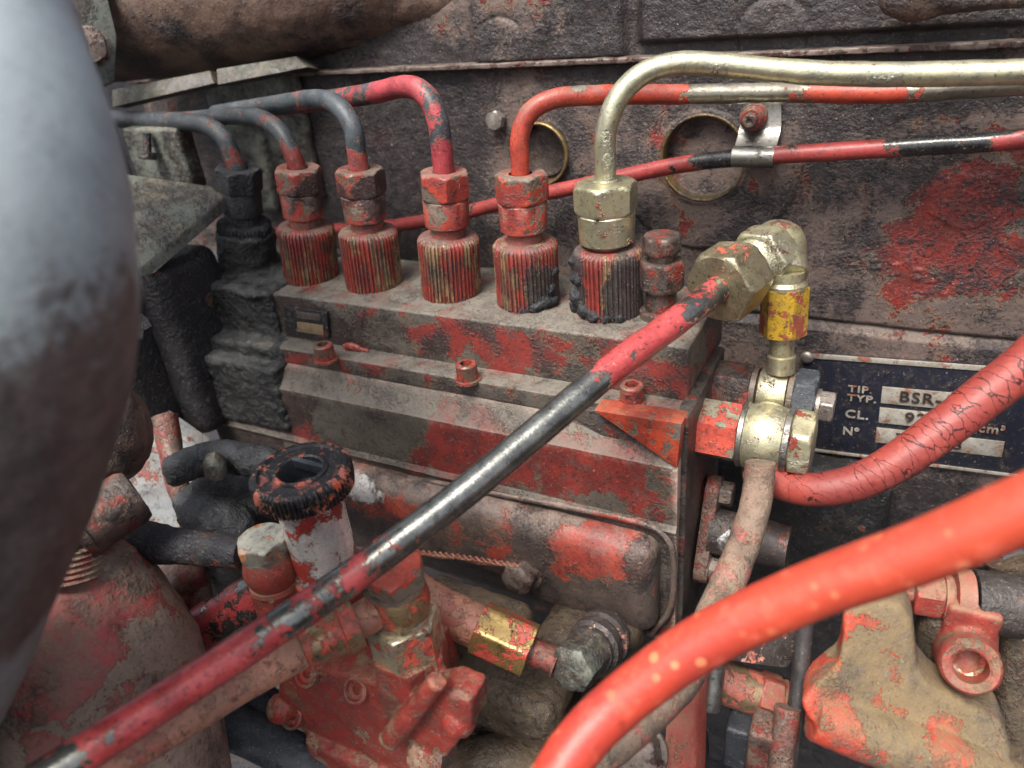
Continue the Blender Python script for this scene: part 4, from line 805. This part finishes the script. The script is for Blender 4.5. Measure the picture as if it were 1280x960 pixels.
# flange with two bolts and stub shaft on the pump's right end
X0 = XR+5; fz1, fz2 = onX(878, 600, X0), onX(868, 725, X0)
fl = thing('end_flange', 'upright red flange with two bolts and a dark stub right of the pump', 'flange', (X0, 240, -200))
fc = onX(871, 662, X0); u1, u2 = onX(884, 612, X0), onX(871, 706, X0)
mb = MB(); dd = unit(u2-u1); pp = np.cross(dd, EX); poly = []
for s, cpt in ((-1, u1), (1, u2)):
    for a in np.linspace(-80, 80, 7): poly.append(cpt + (dd*s*math.cos(R3(a)) + pp*s*math.sin(R3(a)))*6.8)
prism(mb, poly, EX*5.5, .8); build(mb, 'plate', 'flange_red', fl, (.4, 4, 3))
bolt('flange_bolt', 'bolt_dark', fl, u1+EX*5.5, EX, 4.6, 5, .2, 6); bolt('flange_bolt', 'bolt_dark', fl, u2+EX*5.5, EX, 5.0, 6, .4, 6.4)
sc_ = (u1+u2)/2; mat('stub_paint', C(70,62,60), C(50,46,46), .2, .5, RED, .30, 9, [(sc_+EX*14-EY*8+EZ*3, (7,6,6), .75, 'w')], grime=.42, dust=.2, bump=.3)
mb = MB(); lathe(mb, sc_+EX*4, EX, [(0, 9.8), (2, 9.2), (24, 9.0), (25, 8.6), (30, 8.6)], 40); build(mb, 'stub', 'stub_paint', fl, (.5, 5, 3))
mb = MB(); rbox(mb, onY(930, 700, 300), (120, 20, 140), 5, 5); rbox(mb, onY(1000, 900, 300), (190, 10, 120), 5, 6); o = build(mb, 'timing_cover', 'black_cast', None, [(1.2, 9, 3)], blend=(1.6, 2)); tag(o, 'black casting in the shade below the nameplate', 'casting')
# lower right
mb = MB(); prism(mb, [P(860,800,262), P(930,770,262), P(1000,765,262), P(1001,815,262), P(985,836,262), P(960,834,262), P(880,822,262)], V3(0,6,0), 1.4); o = build(mb, 'steel_tab', 'stub', None, (.4, 5, 2)); tag(o, 'purplish grey rounded metal tab peeping out beneath the bright red hose', 'bracket')
mb = MB(); tube(mb, [P(1008,760,252), P(1004,810,253), P(996,880,252), P(984,965,250), P(978,1010,250)], 3.0, 16, 1.5); o = build(mb, 'thin_cable', 'spring', None, (.15, 2, 2)); tag(o, 'thin dark cable hanging vertically left of the tan casting', 'cable')
mb = MB(); tube(mb, [P(985,884,249.5), P(975,965,248)], 4.2, 12, 2); c = build(mb, 'sheath', 'flange_red', None, (.5, 2, 2)); c.parent = o
mb = MB(); tube(mb, [P(897,800,262), P(892,860,262), P(888,885,263)], 3.4, 20, 2); o = build(mb, 'short_tube', 'steel', None); tag(o, 'short bright steel tube end below the steel tab', 'tube')
fr = thing('side_fitting', 'red hexagon fitting on a dark brass plug left of the thin cable', 'fitting', P(940, 860, 272)); xa_ = unit(P(980,880,268)-P(905,852,272)); s_ = P(905, 852, 272)
mb = MB(); lathe(mb, s_, xa_, [(-2, 8), (13, 8), (13.4, 6)], 32); build(mb, 'plug', 'banjo_worn', fr, (.3, 4, 2))
mb = MB(); hexnut(mb, s_, xa_, 8.2, 12, 20, .5, ch=.12); build(mb, 'hex', 'fitting_red', fr, (.2, 3, 2))
mb = MB(); lathe(mb, s_, xa_, [(20+q*.8, 8.6-(.9 if q % 3 == 0 else 0)) for q in range(8)], 36); build(mb, 'washer', 'fitting_red', fr, (.2, 3, 2))
mb = MB(); prism(mb, [P(838,852,255), P(858,845,255), P(872,870,256), P(868,1000,256), P(826,1000,256), P(832,900,255)], V3(2,8,0), 1.2); o = build(mb, 'upright_bracket', 'fitting_red', None, (.5, 4, 2)); tag(o, 'upright red bracket with a pale chipped edge at the bottom beside the braided hose', 'bracket')
bn_ = thing('lower_bolt', 'dark grimy bolt with washer at the bottom between hose and upright bracket', 'bolt', P(800, 935, 262))
bolt('head', 'bolt_dark', bn_, P(800, 938, 258), unit(P(780,958,245)-P(800,938,258)), 8, 7, .2, 10)
mb = MB(); rbox(mb, P(800,950,285), (50, 20, 50), 6, 5); o = build(mb, 'backing_block', 'black_cast', None, (1, 8, 3)); tag(o, 'black block behind the grimy bolt at the bottom edge', 'block')
mb = MB(); rbox(mb, P(955,945,262), (11, 12, 36), 1.5, 3); o = build(mb, 'stop_bracket', 'flange_red', None, (.4, 5, 2)); tag(o, 'narrow grey and red upright strip under the red hexagon fitting', 'bracket')
mb = MB(); rbox(mb, P(924,922,272), (9, 12, 22), 1.5, 3); o = build(mb, 'spacer', 'hose_dark', None, (.4, 5, 2)); tag(o, 'small dark grey block left of the narrow upright strip', 'block')
# tan casting with three arms
mb = MB(); poly = [(1054,764),(1072,750),(1130,757),(1142,778),(1147,838),(1172,864),(1252,902),(1268,950),(1240,965),(1060,925),(1010,905),(999,880),(1014,860),(1047,834),(1053,800)]
fp = [P(a, b_, 238) for a, b_ in poly]; prism(mb, fp, V3(-1, 16, -3), 2.4)
tube(mb, [P(1016,893,243), P(1080,915,241), P(1170,945,240), P(1260,985,242)], [8.5, 9.5, 9.5, 9.5], 24, 3)
o = build(mb, 'pivot_casting', 'tan_cast', None, [(.35, 8, 3), (.22, 2, 5)], blend=(.8, 4)); tag(o, 'tan dusty three-armed casting with a red underside at the bottom right', 'casting')
# red open-ended banjo
rf = thing('open_banjo', 'red banjo fitting with an open oily bore facing out at the lower right', 'fitting', P(1205, 800, 250))
rc_ = P(1213, 833, 236); rax = unit(P(1216,842,225)-P(1205,815,250))
mb = MB(); lathe(mb, rc_, -rax, [(-1, 5.2), (-1.6, 6), (-1.6, 8.0), (-.6, 8.9), (4, 9.2), (9, 9.6), (18, 10)], 48, cap=False); build(mb, 'ring', 'fitting_red', rf, (.2, 4, 2))
mb = MB(); lathe(mb, rc_, -rax, [(-1, 5.25), (8, 5.0), (10, .01)], 36, cap=False); build(mb, 'bore', 'banjo_worn', rf)
mb = MB(); rbox(mb, P(1213,768,250), (16, 16, 17), 2, 2, axes=[EX, EY, EZ]); tube(mb, [P(1212,775,250), P(1205,830,252)], [8.5, 10], 24); build(mb, 'body', 'fitting_red', rf, (.3, 4, 2), blend=(.6, 2))
mb = MB(); h0 = P(1140, 738, 256); hx = unit(P(1250,755,248)-h0); hexnut(mb, h0, hx, 7.2, 0, 9, .5, ch=.12); lathe(mb, h0, hx, [(-4, 4), (0, 4)], 20); build(mb, 'hex', 'fitting_red', rf, (.2, 3, 2))
mb = MB(); lathe(mb, h0, hx, [(9, 6), (9, 8.2), (11, 8.2), (11.3, 7), (12, 7), (12.3, 10), (17.5, 10), (18, 7)], 40); build(mb, 'washer', 'fitting_red', rf, (.2, 3, 2))
mb = MB(); lathe(mb, h0, hx, [(18, 8), (18.5, 10.4), (33, 10.4), (33.5, 8)], 40); build(mb, 'sleeve', 'black_cast', rf, (.3, 4, 2))
mb = MB(); lathe(mb, h0, hx, [(33.5, 8), (33.6, 9), (35.5, 9), (36, 7), (38, 7), (38.4, 8.6), (40.5, 8.6), (41, 5)], 40); build(mb, 'washer', 'flange_red', rf, (.2, 3, 2))
mb = MB(); tube(mb, [P(1258,700,255), P(1268,740,256), P(1270,820,258), P(1262,900,262), P(1258,990,266)], 6.5, 28, 2); o = build(mb, 'dusty_hose', 'spring_dust' if 0 else 'tan_block', None, (.4, 5, 3)); tag(o, 'dusty khaki hose hanging down at the lower right edge', 'hose')
mb = MB(); tube(mb, [P(1245,712,262), P(1280,706,262), P(1330,720,262)], 8, 24, 2); o = build(mb, 'hose_end', 'hose_dark', None, (.4, 5, 3)); tag(o, 'dark hose end above the khaki hose at the right edge', 'hose')
mb = MB(); rbox(mb, P(1178,835,268), (24, 16, 60), 7, 3); o = build(mb, 'rear_bracket', 'tan_block', None, (.8, 7, 3), blend=(1.0, 2)); tag(o, 'khaki dusty bracket behind the open red banjo', 'bracket')
